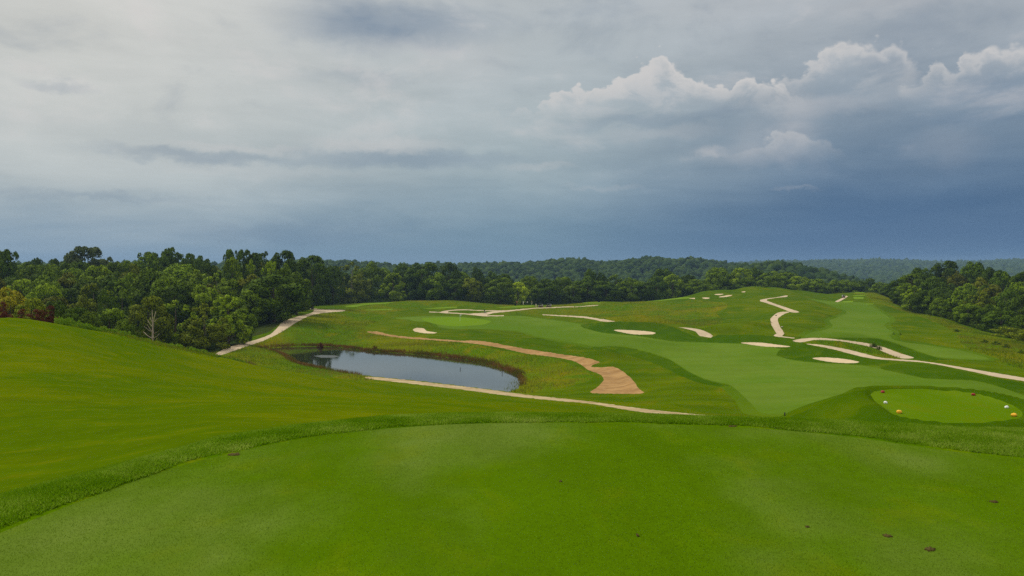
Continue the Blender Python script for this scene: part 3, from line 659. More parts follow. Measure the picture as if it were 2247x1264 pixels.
# points scattered in ground regions
def scatter(cls, n, cond, seed=1):
    r = np.random.default_rng(seed)
    ids = [i for i, (a, b, q) in enumerate(polys) if b == cls]; m = np.isin(owner, ids) & cond
    f = cf[m]; a, b, c = GV[f[:,0]], GV[f[:,1]], GV[f[:,2]]
    ar = .5*np.linalg.norm(np.cross(b-a, c-a), axis=1); k = r.choice(len(f), n, p=ar/ar.sum())
    s = np.sqrt(r.random(n))[:,None]; t = r.random(n)[:,None]
    return (a[k]*(1-s)+b[k]*s*(1-t)+c[k]*s*t)
mead = blade_mat('meadow_grass_blades', [rgb(.06,.14,.002), rgb(.10,.18,.003), rgb(.15,.20,.006), rgb(.24,.20,.02), rgb(.34,.27,.07)], .4, .05, .6)
S = scatter('meadow', 170000, (Ycen < 270)); nn = fbm(S[:,0]/9, S[:,1]/9, 3, 77); S = S[rng.random(len(S)) < .55+nn*1.6]
blades('meadow_grass', S[:,:2], .38, .075, mead, .6, gz=S[:,2])
S = scatter('meadow', 40000, (Ycen > 270) & (Ycen < 420)); blades('far_meadow_grass', S[:,:2], .30, .12, mead, .8, gz=S[:,2])
# reeds and rust-coloured sedge round the pond
arc = smooth_line(np.vstack([POW]), True, .4); n = 26000
k = rng.integers(0, len(arc), n); off = np.abs(rng.normal(0, .75, n)); dirv = arc[k]-cen_p; dirv /= np.linalg.norm(dirv, axis=1)[:,None]
XY = arc[k]+dirv*(off-.3)[:,None]+rng.normal(0, .2, (n, 2))
dam = (XY[:,1] < np.interp(XY[:,0], [POW[:,0].min(), -30, 5], [150, 146, 124])+8) & (XY[:,0] > -28)
den = fbm(XY[:,0]/5, XY[:,1]/5, 2, 41)+.5; farside = XY[:,1] > cen_p[1]-12+(XY[:,0]-cen_p[0])*-.25
keep = (~dam) & (rng.random(n) < den*1.5*np.where(farside, 1, .35))
XY = XY[keep]; hh = np.full(len(XY), .75)
blades('pond_reeds', XY, .65, .09, blade_mat('reed_blades', [rgb(.08,.14,.010), rgb(.11,.13,.012), rgb(.15,.085,.02), rgb(.22,.10,.03), rgb(.26,.17,.05)], .35, .12, .6), .35)
# leafy weeds along the crest of the slope
def leaf_cards(P0, size, nrm_bias=(0,0,.4), seed=0, asp=.6):
    r = np.random.default_rng(seed); n = len(P0)
    nr = r.normal(0, 1, (n, 3))*.8+np.asarray(nrm_bias); nr /= np.linalg.norm(nr, axis=1)[:,None]
    t = np.cross(nr, r.normal(0, 1, (n, 3))); t /= np.linalg.norm(t, axis=1)[:,None]+1e-9; b = np.cross(nr, t)
    s = (size*r.uniform(.6, 1.3, n))[:,None]
    v = np.stack([P0-t*s, P0-b*s*asp, P0+t*s, P0+b*s*asp], 1).reshape(-1, 3)
    i = np.arange(n)*4; f = np.stack([np.c_[i, i+1, i+2], np.c_[i, i+2, i+3]], 1).reshape(-1, 3)
    return v, f
n = 26000
pxs = rng.uniform(120, 620, n); uu_ = ray(pxs, 700)[0]
yb = np.interp(pxs, [0,150,250,350,500,620], [90,93,97,100,108,116])+rng.uniform(0, 1, n)**1.3*11-1.5
cl = fbm(pxs/14, yb/4, 3, 8)+.5; X = uu_*yb; hgt_ = rng.uniform(0, 1, n)*(.25+1.0*cl)*np.interp(pxs, [120,200,450,620], [1.5,1.2,1.0,.5])
P0 = np.c_[X, yb, height(X, yb)+hgt_]; v, f = leaf_cards(P0, .13, seed=5)
mesh_obj('tall_weeds', v, f, blade_mat('weed_leaves', [rgb(.08,.17,.004), rgb(.12,.23,.006), rgb(.17,.28,.015), rgb(.22,.22,.03)], .35, .3, .5), kind='stuff')
n = 9000; pxs = rng.uniform(300, 560, n); uu_ = ray(pxs, 700)[0]; yb = rng.uniform(112, 135, n); XY = np.c_[uu_*yb, yb]
blades('tall_straw_grass', XY, 1.3, .12, blade_mat('straw_blades', [rgb(.10,.11,.02), rgb(.17,.12,.03), rgb(.25,.17,.06)]), .4)
print('grass', time.time()-T0)

# ------------------------------------------------------------------ trees
def leafmat(name, a, b, c_, tr=.14):
    m = new_mat(name); use(m); r = N('ShaderNodeNewGeometry').outputs['Random Per Island']
    oi = N('ShaderNodeObjectInfo').outputs['Random']; n = NOISE(pos(), .35, 3, .6)
    f = M('ADD', M('MULTIPLY', r, .55), M('MULTIPLY', n, .45)); c = RAMP(f, [(.15, a), (.5, b), (.9, c_)])
    v = M('MULTIPLY_ADD', oi, .55, .85); c = MIX(1.0, c, COMB(v, v, v), 'MULTIPLY')
    finish(c, .75, .06, trans=(tr, c)); return m
LM = {'dark': leafmat('dark_green_leaves', rgb(0.03098,0.06272,0.0012), rgb(0.05914,0.1029,0.002), rgb(0.09856,0.1505,0.004)),
      'mid': leafmat('mid_green_leaves', rgb(0.05734,0.1066,0.0012), rgb(0.1075,0.1693,0.0024), rgb(0.1649,0.2321,0.0048)),
      'bright': leafmat('bright_green_leaves', rgb(0.09318,0.1568,0.0016), rgb(0.1577,0.2321,0.0032), rgb(0.2365,0.3073,0.0072)),
      'olive': leafmat('olive_green_leaves', rgb(0.07904,0.1064,0.0016), rgb(0.1338,0.1693,0.0028), rgb(0.1946,0.2298,0.006)),
      'lime': leafmat('lime_green_leaves', rgb(0.192,0.2688,0.0016), rgb(0.2816,0.3696,0.004), rgb(0.3712,0.4368,0.008)),
      'yellow': leafmat('yellow_green_leaves', rgb(0.1664,0.1568,0.0024), rgb(0.2432,0.224,0.004), rgb(0.32,0.28,0.008)),
      'brown': leafmat('brownish_green_leaves', rgb(.062,.078,.002), rgb(.105,.120,.004), rgb(.155,.160,.008)),
      'rust': leafmat('dark_red_leaves', rgb(.06,.014,.006), rgb(.11,.026,.010), rgb(.14,.06,.02)),
      'grey': leafmat('grey_green_leaves', rgb(.050,.075,.016), rgb(.085,.115,.028), rgb(.13,.16,.05))}
m = new_mat('bark'); use(m); p = pos(); n1 = NOISE(VM('MULTIPLY', p, (4,4,.8)), 3, 4, .6)
finish(MIX(MR(n1, .35, .65), rgb(.055,.042,.03), rgb(.13,.105,.08)), .95, .1); BARK = m
m = new_mat('ashen_bark'); use(m); p = pos(); n1 = NOISE(VM('MULTIPLY', p, (4,4,.8)), 3, 4, .6)
finish(MIX(MR(n1, .35, .65), rgb(.10,.085,.06), rgb(.22,.19,.15)), .9, .1); ASH = m
m = new_mat('pale_bark'); use(m); p = pos(); n1 = NOISE(VM('MULTIPLY', p, (4,4,.8)), 3, 4, .6)
finish(MIX(MR(n1, .35, .65), rgb(.26,.205,.15), rgb(.48,.40,.31)), .9, .1); PALE = m

def tube(path, rad, k=6):
    path = np.asarray(path, float); rad = np.asarray(rad, float); n = len(path)
    t = np.gradient(path, axis=0); t /= np.linalg.norm(t, axis=1)[:,None]+1e-9
    ref = np.where(np.abs(t[:,2:3]) > .9, [[1., 0, 0]], [[0, 0, 1.]]); a = np.cross(t, ref); a /= np.linalg.norm(a, axis=1)[:,None]+1e-9; b = np.cross(t, a)
    th = np.arange(k)/k*6.28318
    v = (path[:,None]+rad[:,None,None]*(np.cos(th)[None,:,None]*a[:,None]+np.sin(th)[None,:,None]*b[:,None])).reshape(-1, 3)
    f = []
    for i in range(n-1):
        for j in range(k):
            p0, p1, p2, p3 = i*k+j, i*k+(j+1) % k, (i+1)*k+(j+1) % k, (i+1)*k+j
            f += [(p0, p1, p2), (p0, p2, p3)]
    c = len(v); v = np.vstack([v, path[-1]]); f += [((n-1)*k+j, (n-1)*k+(j+1) % k, c) for j in range(k)]
    return v, np.array(f)
def join(parts):
    V_, F_, o = [], [], 0
    for v, f in parts: V_.append(v); F_.append(np.asarray(f)+o); o += len(v)
    return np.vstack(V_), np.vstack(F_)
# prototypes are 10 m tall and 10 m wide, scaled per tree
def crown_proto(kind, seed):
    r = np.random.default_rng(seed); lobes = []
    if kind == 'round':
        nl = 54
        for i in range(nl):
            a = r.uniform(0, 6.283); zz = r.uniform(-1.05, .97)
            e = math.sqrt(max(.35 if zz < 0 else .04, 1-zz*zz)); k_ = r.uniform(.55, .82)
            lobes.append(((4.6*e*k_*math.cos(a), 4.6*e*k_*math.sin(a), 5.2+4.15*zz*r.uniform(.85, 1.0)), r.uniform(.95, 1.6)))
    elif kind == 'cone':
        for i in range(52):
            t = r.uniform(0, 1)**1.05; z = .7+t*8.4; R_ = 4.4*(1-((z-2.6)/7.6)**2 if z > 2.6 else .72+.28*z/2.6)**.75 if z < 10 else .2
            a = r.uniform(0, 6.283); k_ = r.uniform(.55, .88)
            lobes.append(((R_*k_*math.cos(a), R_*k_*math.sin(a), z), r.uniform(.75, 1.3)*(1.05-.45*t)))
        lobes.append(((0, 0, 9.2), .7))
    elif kind == 'open':
        for i in range(30):
            a = r.uniform(0, 6.283); z = r.uniform(3.6, 8.4); R_ = r.uniform(.9, 3.7)*(1.1-.45*abs(z-6.0)/2.6)
            lobes.append(((R_*math.cos(a), R_*math.sin(a), z), r.uniform(.85, 1.4)))
            lobes.append(((R_*math.cos(a)*1.1+r.normal(0, .6), R_*math.sin(a)*1.1+r.normal(0, .6), z+r.normal(.2, .5)), r.uniform(.4, .75)))
    elif kind == 'shrub':
        for i in range(26):
            a = r.uniform(0, 6.283); R_ = r.uniform(0, 3.9); z = r.uniform(1.6, 7.8)*(1-.4*(R_/4.4)**2)
            lobes.append(((R_*math.cos(a), R_*math.sin(a), z), r.uniform(1.0, 1.8)))
    V_ = []; NB_ = []
    tot = {'round':8500,'cone':7200,'open':6500,'shrub':4200}[kind]; wsum = sum(l[1]**2 for l in lobes)
    for (c, rad) in lobes:
        n = int(tot*rad**2/wsum); d = r.normal(0, 1, (n, 3)); c = np.array(c)
        outw = c-np.array([0, 0, 4.6]); outw /= np.linalg.norm(outw)+1e-6
        d += outw*.75+np.array([0, 0, .45]); d /= np.linalg.norm(d, axis=1)[:,None]
        # each lobe is itself bumpy: little twig clumps
        kk = r.normal(0, 1, (14, 3)); kk /= np.linalg.norm(kk, axis=1)[:,None]
        bump = np.max(d@kk.T, axis=1); rr = rad*(.72+.34*np.clip((bump-.6)/.4, 0, 1))*(1-.35*r.random(n)**2.2)
        V_.append(c+d*rr[:,None]*np.array([1, 1, .88])); NB_.append(d)
    P0 = np.vstack(V_); D0 = np.vstack(NB_); n = len(P0)
    nr = D0*.9+r.normal(0, 1, (n, 3))*.55; nr /= np.linalg.norm(nr, axis=1)[:,None]
    t = np.cross(nr, r.normal(0, 1, (n, 3))); t /= np.linalg.norm(t, axis=1)[:,None]+1e-9; b = np.cross(nr, t)
    s = (.21*r.uniform(.6, 1.35, n))[:,None]
    v = np.stack([P0-t*s, P0-b*s*.65, P0+t*s, P0+b*s*.65], 1).reshape(-1, 3)
    i = np.arange(n)*4; f = np.stack([np.c_[i, i+1, i+2], np.c_[i, i+2, i+3]], 1).reshape(-1, 3)
    # trunk with limbs reaching into the lobes
    parts = [tube([(0,0,-.6),(0.05,0,1.5),(.12,.05,4),(.05,-.05,6.5),(0,0,8.2)], [.34,.26,.2,.12,.04], 7)]
    for (c, rad) in sorted(lobes, key=lambda l: -l[1])[:(14 if kind == 'open' else 6)]:
        z0 = max(1.2, c[2]*.5); parts.append(tube([(0.05,0,z0),(c[0]*.45, c[1]*.45, z0+(c[2]-z0)*.45),(c[0]*.95, c[1]*.95, c[2])], [.11,.07,.03], 5))
    tv, tf = join(parts)
    cm = mesh_obj('crown', v, f, LM['mid'], smooth=True).data
    sn = D0*.75+nr*.35+np.array([0, 0, .12]); sn /= np.linalg.norm(sn, axis=1)[:,None]
    gn = np.cross(v[1::4]-v[0::4], v[2::4]-v[0::4]); flip = (gn*sn).sum(1) < 0
    vv = v.reshape(-1, 4, 3); vv[flip] = vv[flip][:,::-1]; cm.vertices.foreach_set('co', vv.astype(np.float32).ravel())
    cm.normals_split_custom_set_from_vertices(np.repeat(sn, 4, axis=0).tolist())
    if True: pass
    cm = cm; tm = mesh_obj('trunk', tv, tf, BARK, smooth=True).data
    for o in [o for o in C.objects if o.data in (cm, tm)]: bpy.data.objects.remove(o)
    return cm, tm
PRO = {}
sd = 100
for k_, c_ in (('round', 5), ('cone', 4), ('open', 4), ('shrub', 3)):
    PRO[k_] = []
    for i in range(c_): PRO[k_].append(crown_proto(k_, sd)); sd += 1
rt = random.Random(5)
TREES = []
def add_tree(px, top, wpx, Y, kind, mat, label=None, row=None, pale=False, zb=None):
    u, s = ray(px, top); u = float(u); X = u*Y; zt = float(s)*Y; z0 = float(height(X, Y)[0]) if zb is None else zb
    h = max(.9, zt-z0); wd = wpx/F*Y*(1.12 if row in ('leftfront', 'leftmid') else 1.0)
    e = bpy.data.objects.new('shrub' if kind == 'shrub' else 'tree', None); C.objects.link(e)
    e.location = (X, Y, z0-.15); e.rotation_euler = (0, 0, rt.uniform(0, 6.28))
    zs = {'round':9.9,'cone':9.9,'open':9.9,'shrub':9.0}[kind]; wsn = {'round':8.5,'cone':7.4,'open':7.8,'shrub':9.0}[kind]
    sx = wd/wsn; e.scale = (sx*rt.uniform(.95, 1.05), sx*rt.uniform(.95, 1.05), h/zs)
    e.empty_display_size = .5
    cm, tm = rt.choice(PRO[kind])
    for nm, me, mt in (('trunk', tm, ASH if pale else BARK), ('crown', cm, LM[mat])):
        o = bpy.data.objects.new(nm, me); C.objects.link(o); o.parent = e
        if mt.name != me.materials[0].name:
            o.material_slots[0].link = 'OBJECT'; o.material_slots[0].material = mt
    TREES.append((e, px, row, kind, mat, label))
    e['category'] = 'shrub' if kind == 'shrub' else 'tree'
    return e
LF = 'leftfront'; LMi = 'leftmid'; LB = 'leftback'; MF = 'midfront'; MB = 'midback'; RF = 'rightfront'; RM = 'rightmid'; RB = 'rightback'
hand = [
 (240,671,66,160,'round','mid',None,LF),(198,683,44,150,'round','mid',None,LF),(274,699,46,146,'round','mid',None,LF),
 (325,648,84,172,'round','olive','olive green spreading tree directly behind the bare dead tree',LF),(385,656,84,178,'cone','bright',None,LF),
 (447,663,88,176,'cone','olive','dense olive egg-shaped tree lowest down beside the cart path',LF),(500,645,78,190,'cone','bright',None,LF),(533,676,52,196,'round','mid',None,LF),(478,690,50,194,'round','dark',None,LF),
 (308,708,26,138,'cone','dark','small dark pointed sapling touching the left side of the dead tree',LF),(420,700,60,186,'round','dark',None,LF),(350,700,60,184,'round','dark',None,LF),
 (22,634,64,140,'round','yellow','yellow-green tree at the picture edge behind the dark red shrubs',LF),(68,652,62,135,'round','olive',None,LF),(120,660,60,150,'round','dark',None,LF),(165,668,54,150,'round','dark',None,LF),
 (600,603,122,238,'round','dark','largest broad dark tree overhanging the bend of the left cart path',LMi),(556,622,72,232,'round','mid',None,LMi),(430,589,84,262,'cone','bright',None,LMi),(475,597,70,252,'cone','bright',None,LMi),
 (338,592,84,240,'round','mid',None,LMi),(298,603,62,245,'round','mid',None,LMi),(268,631,52,212,'cone','mid',None,LMi),(205,619,74,215,'cone','olive',None,LMi),(183,650,50,190,'round','olive',None,LMi),(120,645,66,190,'round','brown','brownish green domed tree above the dark red shrubs',LMi),
 (100,617,60,222,'round','bright',None,LMi),(45,611,66,230,'round','bright',None,LMi),(155,603,70,245,'round','brown',None,LMi),(260,600,72,262,'round','dark',None,LMi),(398,580,98,275,'round','mid',None,LMi),(235,640,44,200,'round','dark',None,LMi),(385,625,70,222,'round','dark',None,LMi),(450,628,72,225,'round','bright',None,LMi),(505,612,70,240,'round','mid',None,LMi),(90,600,60,250,'round','dark',None,LMi),
 (215,583,66,272,'round','bright',None,LMi),(160,583,62,278,'round','mid',None,LMi),(15,592,64,260,'round','mid',None,LMi),(60,586,60,270,'round','mid',None,LMi),(295,583,56,275,'round','olive',None,LMi),(115,586,54,272,'round','mid',None,LMi),
 (325,553,56,300,'cone','mid',None,LB),(376,534,52,330,'open','dark','tallest rounded dark tree on the skyline left of the pair of skyline trees',LB),(340,546,62,322,'open','dark',None,LB),(423,549,42,320,'open','dark','small isolated dark crown poking above the skyline',LB),
 (512,537,44,300,'open','dark','left tree of the tall open-crowned pair on the skyline',LB),(560,538,54,302,'open','dark','right tree of the tall open-crowned pair on the skyline',LB),
 (510,562,44,266,'cone','bright',None,LMi),(551,567,38,262,'cone','bright',None,LMi),(594,570,46,258,'cone','bright',None,LMi),(622,583,40,256,'round','mid',None,LMi),(625,548,64,300,'round','dark','round-headed dark tree at the right end of the left wood skyline',LB),(685,559,78,322,'round','dark',None,LB),
 (192,532,72,330,'open','grey','tall airy grey-green tree with widest crown on the left skyline',LB),(158,545,42,335,'open','grey',None,LB),(10,536,60,255,'open','dark','tall dark open tree cut by the left picture edge',LB),(225,556,46,330,'open','grey',None,LB),
 (100,573,60,290,'round','mid',None,LB),(62,575,50,300,'round','dark',None,LB),(30,578,50,290,'round','dark',None,LB),(80,561,30,320,'round','dark',None,LB),(115,563,34,318,'round','dark',None,LB),(137,572,30,310,'round','dark',None,LB),(252,575,52,300,'round','mid',None,LB),(288,567,52,306,'round','mid',None,LB),(460,573,44,300,'round','dark',None,LB),(440,566,40,312,'round','dark',None,LB),(185,572,60,300,'round','dark',None,LB),(590,575,60,330,'round','dark',None,LB),(650,600,60,270,'round','mid',None,LMi),
 (662,622,50,300,'round','dark',None,LB),(640,640,54,280,'round','dark',None,LB),
 # middle tree line
 (710,604,52,378,'cone','olive','olive cone-shaped tree standing forward of the dark wall of trees',MF),(772,574,80,405,'cone','olive','tall airy olive tree with a pale trunk in the far tree line',MF,True),(738,588,60,425,'round','dark',None,MB),(690,600,60,395,'round','dark',None,MB),
 (862,597,56,385,'cone','bright','bright green tree standing alone in front of the dark tree line',MF),(815,577,64,425,'round','mid',None,MB),(926,571,80,415,'round','dark','broadest highest dark crown in the far tree line',MB),(882,580,54,428,'round','dark',None,MB),(985,579,62,420,'round','dark',None,MB),(955,600,56,408,'round','mid',None,MF),
 (1036,608,56,402,'round','olive',None,MF),(1047,589,34,430,'round','dark',None,MB),(1080,597,40,432,'round','dark',None,MB),(1107,600,46,434,'round','dark',None,MB),(1098,611,68,400,'round','mid',None,MF),(1000,612,56,402,'round','dark',None,MF),(1010,596,50,425,'round','mid',None,MB),
 (1137,619,44,402,'round','lime','small lime green tree, the brightest one in the tree line',MF),(1162,606,50,425,'round','mid',None,MB),(1180,625,40,408,'round','mid',None,MF),(1205,611,64,408,'round','dark',None,MF),(1232,604,50,428,'round','mid',None,MB),(1258,624,60,414,'round','mid',None,MF),(1296,593,38,432,'round','dark',None,MB),(1320,600,32,432,'round','dark',None,MB),
 (1290,608,72,418,'round','dark',None,MF),(1352,601,48,430,'cone','mid',None,MB),(1330,618,56,416,'round','dark',None,MF),(1385,611,54,424,'round','mid',None,MF),(1416,620,44,424,'round','dark',None,MF),(1455,590,60,448,'round','dark',None,MB),(1476,602,50,432,'round','bright',None,MF),(1440,608,52,428,'round','dark',None,MF),(1510,600,44,444,'round','dark',None,MB),(1530,612,54,430,'round','mid',None,MF),
 (1576,587,62,452,'round','mid',None,MB),(1625,587,54,448,'round','bright',None,MB),(1601,603,42,455,'round','dark',None,MB),(1656,590,52,468,'round','dark',None,MB),(1690,597,60,458,'round','mid',None,MF),(1722,594,62,465,'round','mid',None,MB),(1752,605,48,458,'round','bright',None,MF),(1790,611,54,455,'round','mid',None,MF),(1830,615,48,462,'round','mid',None,MF),(1858,612,44,470,'round','mid',None,MF),(1560,622,40,436,'round','mid',None,MF),(1640,612,50,440,'round','dark',None,MF),
 (1880,616,50,470,'round','dark',None,MF),(1905,610,44,480,'round','dark',None,MB),(1935,620,46,440,'round','mid',None,MF),(1952,625,44,400,'round','dark',None,MF),
 # right wood
 (1970,613,44,335,'round','dark',None,RM),(1985,620,44,322,'round','mid',None,RM),(2007,625,50,298,'cone','bright',None,RF),(2036,646,44,284,'round','mid',None,RF),(2066,654,46,268,'round','mid',None,RF),(2105,636,46,258,'cone','mid','dark green pointed tree in the front of the right wood',RF),(2149,637,60,248,'cone','olive','pale-topped olive tree in the front of the right wood',RF),
 (2077,571,66,355,'round','dark','highest dark domed tree on the right wood skyline',RB),(2025,583,52,350,'round','dark',None,RB),(2000,600,54,345,'round','mid',None,RB),(2137,576,62,330,'round','dark',None,RB),(2172,588,48,320,'round','dark',None,RB),(2100,602,56,328,'round','brown',None,RM),(2055,602,66,322,'round','dark',None,RM),(2152,612,76,298,'round','brown','brown-tinted broad tree in the middle of the right wood',RM),(2202,592,62,300,'round','dark',None,RB),(2245,598,66,288,'round','dark',None,RB),
 (2205,636,66,252,'round','dark',None,RM),(2240,650,60,232,'round','dark',None,RM),(2196,677,64,214,'round','dark',None,RF),(2172,668,50,232,'round','dark',None,RF),(2246,690,56,198,'round','dark',None,RF),(2216,713,72,186,'shrub','olive',None,RF),(2250,722,56,174,'shrub','olive',None,RF),(2120,672,44,246,'round','dark',None,RF),(2085,668,40,258,'round','dark',None,RF),(2025,640,50,306,'round','dark',None,RM),(2065,630,60,300,'round','dark',None,RM),(2120,625,60,290,'round','mid',None,RM),(2180,628,60,272,'round','brown',None,RM),(2232,620,60,262,'round','mid',None,RM),(2290,600,70,280,'round','dark',None,RB),(2300,660,70,220,'round','dark',None,RF),(2310,720,70,170,'round','dark',None,RF),(1975,640,40,320,'round','dark',None,RF),
]
for h in hand:
    add_tree(*h[:8], pale=(len(h) > 8))
# filler rows that close the woods behind the trees above
r2 = random.Random(9)
sky_l = ([-60,0,60,110,150,230,260,320,380,450,520,600,650,700,740], [566,566,572,572,568,575,577,566,566,578,568,570,570,574,582])
for Y, off, x0, x1, stp in ((312,10,-40,640,40),(368,3,-40,745,33),(238,36,-30,560,48)):
    x = x0
    while x < x1:
        add_tree(x+r2.uniform(-6,6), np.interp(x, *sky_l)+off+r2.uniform(-3,9), stp*r2.uniform(1.35,1.75), Y+r2.uniform(-10,10), r2.choice(['round','round','cone']), r2.choice(['dark','dark','mid','mid','brown']), None, LB if Y > 285 else (LMi if Y > 210 else LF))
        x += stp*r2.uniform(.85,1.15)
sky_m = ([660,740,800,930,1000,1060,1130,1200,1300,1400,1500,1600,1700,1800,1900,1960], [590,586,584,584,594,606,616,612,608,612,606,600,604,614,618,622])
for Y, off in ((458,5),):
    x = 655
    while x < 1965:
        yy_ = Y+np.interp(x, [655,1500,1700,1965], [-22,10,25,10])
        add_tree(x+r2.uniform(-6,6), np.interp(x, *sky_m)+off+r2.uniform(-3,8), r2.uniform(44,60), yy_+r2.uniform(-6,6), 'round', r2.choice(['dark','dark','mid']), None, MB)
        x += r2.uniform(26,36)
sky_r = ([1965,2000,2050,2100,2150,2200,2250,2340], [618,602,590,588,586,592,596,600])
for Y, off, x0 in ((355,2,1995),(285,40,2030),(235,75,2130)):
    x = x0
    while x < 2340:
        add_tree(x+r2.uniform(-6,6), np.interp(x, *sky_r)+off+r2.uniform(-2,8), r2.uniform(50,66), Y+r2.uniform(-8,8), 'round', r2.choice(['dark','dark','mid','brown']), None, RB if Y > 340 else (RM if Y > 250 else RF))
        x += r2.uniform(40,50)
# shrubs on the knoll
for px, top, wp, Y, mt, lb in ((8,655,40,100,'rust','dark red shrub at the picture edge on the knoll'),(48,672,44,101,'rust','low reddish shrub second along the knoll hedge'),(82,670,46,102,'rust','dark red shrub in the middle of the knoll hedge'),(112,668,44,104,'rust','tall red-brown shrub near the right end of the knoll hedge'),(130,669,38,106,'dark','dark green shrub at the right end of the knoll hedge'),(138,690,26,100,'dark','small dark shrub low at the foot of the knoll hedge'),(60,690,40,97,'olive','low yellow-green shrub in front of the red knoll shrubs'),(20,692,40,96,'olive','low olive shrub at the left picture edge on the knoll')):
    add_tree(px, top, wp, Y, 'shrub', mt, lb, 'knoll')
for px, top, wp, Y, mt, lb in ((1918,762,20,144,'dark','small dark shrub on the meadow island between two cart paths'),(1929,766,13,142,'dark','tiny dark bush touching the shrub on the path island'),(704,750,17,201,'rust','rust-coloured bush on the far pond bank'),(822,759,13,193,'rust','thin rusty bush on the far pond bank further right'),(2100,731,18,200,'dark','dark scrubby bush highest on the right meadow slope'),(2160,763,18,165,'dark','dark bush in the middle of the right meadow slope'),(2184,773,24,158,'dark','widest dark bush on the right meadow slope'),(2207,786,18,150,'dark','dark bush below the widest one on the right slope'),(2240,803,18,140,'dark','dark bush at the picture edge on the right slope')):
    u = float(ray(px, 700)[0]); add_tree(px, top, wp, Y, 'shrub', mt, lb, 'bush', zb=float(height(u*Y, Y)[0]))
ORD = ['first','second','third','fourth','fifth','sixth','seventh','eighth','ninth','tenth','eleventh','twelfth','thirteenth','fourteenth','fifteenth','sixteenth','seventeenth','eighteenth','nineteenth','twentieth']
def ordw(i):
    if i < 20: return ORD[i]
    t, o = divmod(i+1, 10); tw = {2:'twenty',3:'thirty',4:'forty',5:'fifty',6:'sixty',7:'seventy',8:'eighty',9:'ninety'}[t]
    return (tw[:-1]+'ieth') if o == 0 else tw+'-'+ORD[o-1]
SH = {'round':'rounded','cone':'pointed','open':'open-crowned','shrub':'bushy'}
CL = {'dark':'dark green','mid':'mid green','bright':'bright green','olive':'olive green','lime':'lime green','yellow':'yellow-green','brown':'brownish green','rust':'dark red','grey':'grey-green'}
ROWP = {LF:('front of the left wood','trees in the left wood'),LMi:('middle of the left wood','trees in the left wood'),LB:('rear of the left wood','trees in the left wood'),MF:('front of the far tree line','trees of the far tree line'),MB:('rear of the far tree line','trees of the far tree line'),
        RF:('front of the right wood','trees in the right wood'),RM:('middle of the right wood','trees in the right wood'),RB:('rear of the right wood','trees in the right wood'),'knoll':('knoll','shrubs on the knoll'),'bush':('meadow','bushes dotted on meadow and pond bank')}
cnt = {}
for e, px, row, kind, mat, lab in sorted(TREES, key=lambda t: t[1]):
    key = (row, kind, mat); i = cnt.get(key, 0); cnt[key] = i+1
    e['label'] = lab or f"{CL[mat]} {SH[kind]} {'shrub' if kind == 'shrub' else 'tree'}, {ordw(i)} such from left, {ROWP[row][0]}"
    e['group'] = ROWP[row][1]
print('trees', len(TREES), time.time()-T0)

# undergrowth closing the foot of the woods
def edge_scatter(line, n, depth, hgt, seed):
    r = np.random.default_rng(seed); k = r.uniform(line[0][0], line[-1][0], n); yb = np.interp(k, [a for a, b in line], [b for a, b in line])+r.uniform(0, 1, n)*depth
    uq = ray(k, 650)[0]; X = uq*yb; cl = np.clip(fbm(X/5, yb/5, 3, seed)+.5, 0, 1)
    return np.c_[X, yb, height(X, yb)+r.uniform(0, 1, n)*hgt*cl*1.5]
E_ = [edge_scatter([(300,150),(400,174),(470,184)], 7000, 8, 2.2, 1), edge_scatter([(470,192),(540,214),(600,246),(640,274)], 9000, 8, 2.4, 2), edge_scatter([(640,366),(760,398),(900,412),(1100,400),(1250,406),(1420,424),(1520,432),(1640,450),(1860,462),(1960,400)], 40000, 12, 3.0, 3), edge_scatter([(1965,320),(2035,276),(2085,252),(2160,218),(2247,186),(2330,160)], 14000, 9, 2.6, 4)]
P0 = np.vstack(E_); v, f = leaf_cards(P0, .24, seed=15)
mesh_obj('undergrowth', v, f, blade_mat('undergrowth_leaves', [rgb(.025,.055,.003), rgb(.045,.085,.005), rgb(.08,.12,.008), rgb(.11,.12,.015)], .2, .15, .6), kind='stuff')

# dead tree
def thing(name, loc, label, cat, group=None, rz=0):
    e = bpy.data.objects.new(name, None); C.objects.link(e); e.location = loc; e.rotation_euler = (0, 0, rz); e.empty_display_size = .3
    e['label'] = label; e['category'] = cat
    if group: e['group'] = group
    return e
def gpt(px, py, ymin=16):
    q = project([(px, py)], ymin)[0]; Y = math.exp(q[1]); return (q[0]*Y, Y, float(height(q[0]*Y, Y)[0]))
Yd = 118.0; ud = float(ray(335, 700)[0]); zd = float(height(ud*Yd, Yd)[0]); k_ = Yd/F
dt = thing('dead_tree', (ud*Yd, Yd, zd-.1), 'bare leafless dead tree with pale upswept branches at the wood edge', 'tree')
ztop = float(ray(335, 680)[1])*Yd-zd
def dz(py): return float(ray(335, py)[1])*Yd-zd
v, f = tube([(.0,0,0),(.0,0,dz(730)),(.02,0,dz(712)),(-.03,0,dz(695)),(-.08,0,dz(679))], [.15,.13,.10,.07,.03], 8); mesh_obj('trunk', v, f, PALE, dt, True)
for (x0, y0, x1, y1, bx, r_) in ((0,708,3,682,.3,.05),(0,728,-14,713,-.4,.05),(0,727,-11,710,-.1,.05),(0,716,-14,701,.2,.05),(0,707,-7,695,.1,.045),(0,706,8,697,.2,.045),(0,716,6,709,-.2,.035),(0,730,9,726,.1,.035),(0,742,-25,727,.3,.055),(0,741,18,730,-.2,.05),(0,732,-6,739,.1,.03)):
    a = np.array([x0*k_, 0, dz(y0)]); b = np.array([x1*k_, bx*2, dz(y1)]); mdl = (a+b)/2+np.array([0, 0, -.12]); v, f = tube([a, mdl, b], [r_, r_*.7, r_*.4], 6); mesh_obj('branch', v, f, PALE, dt, True)

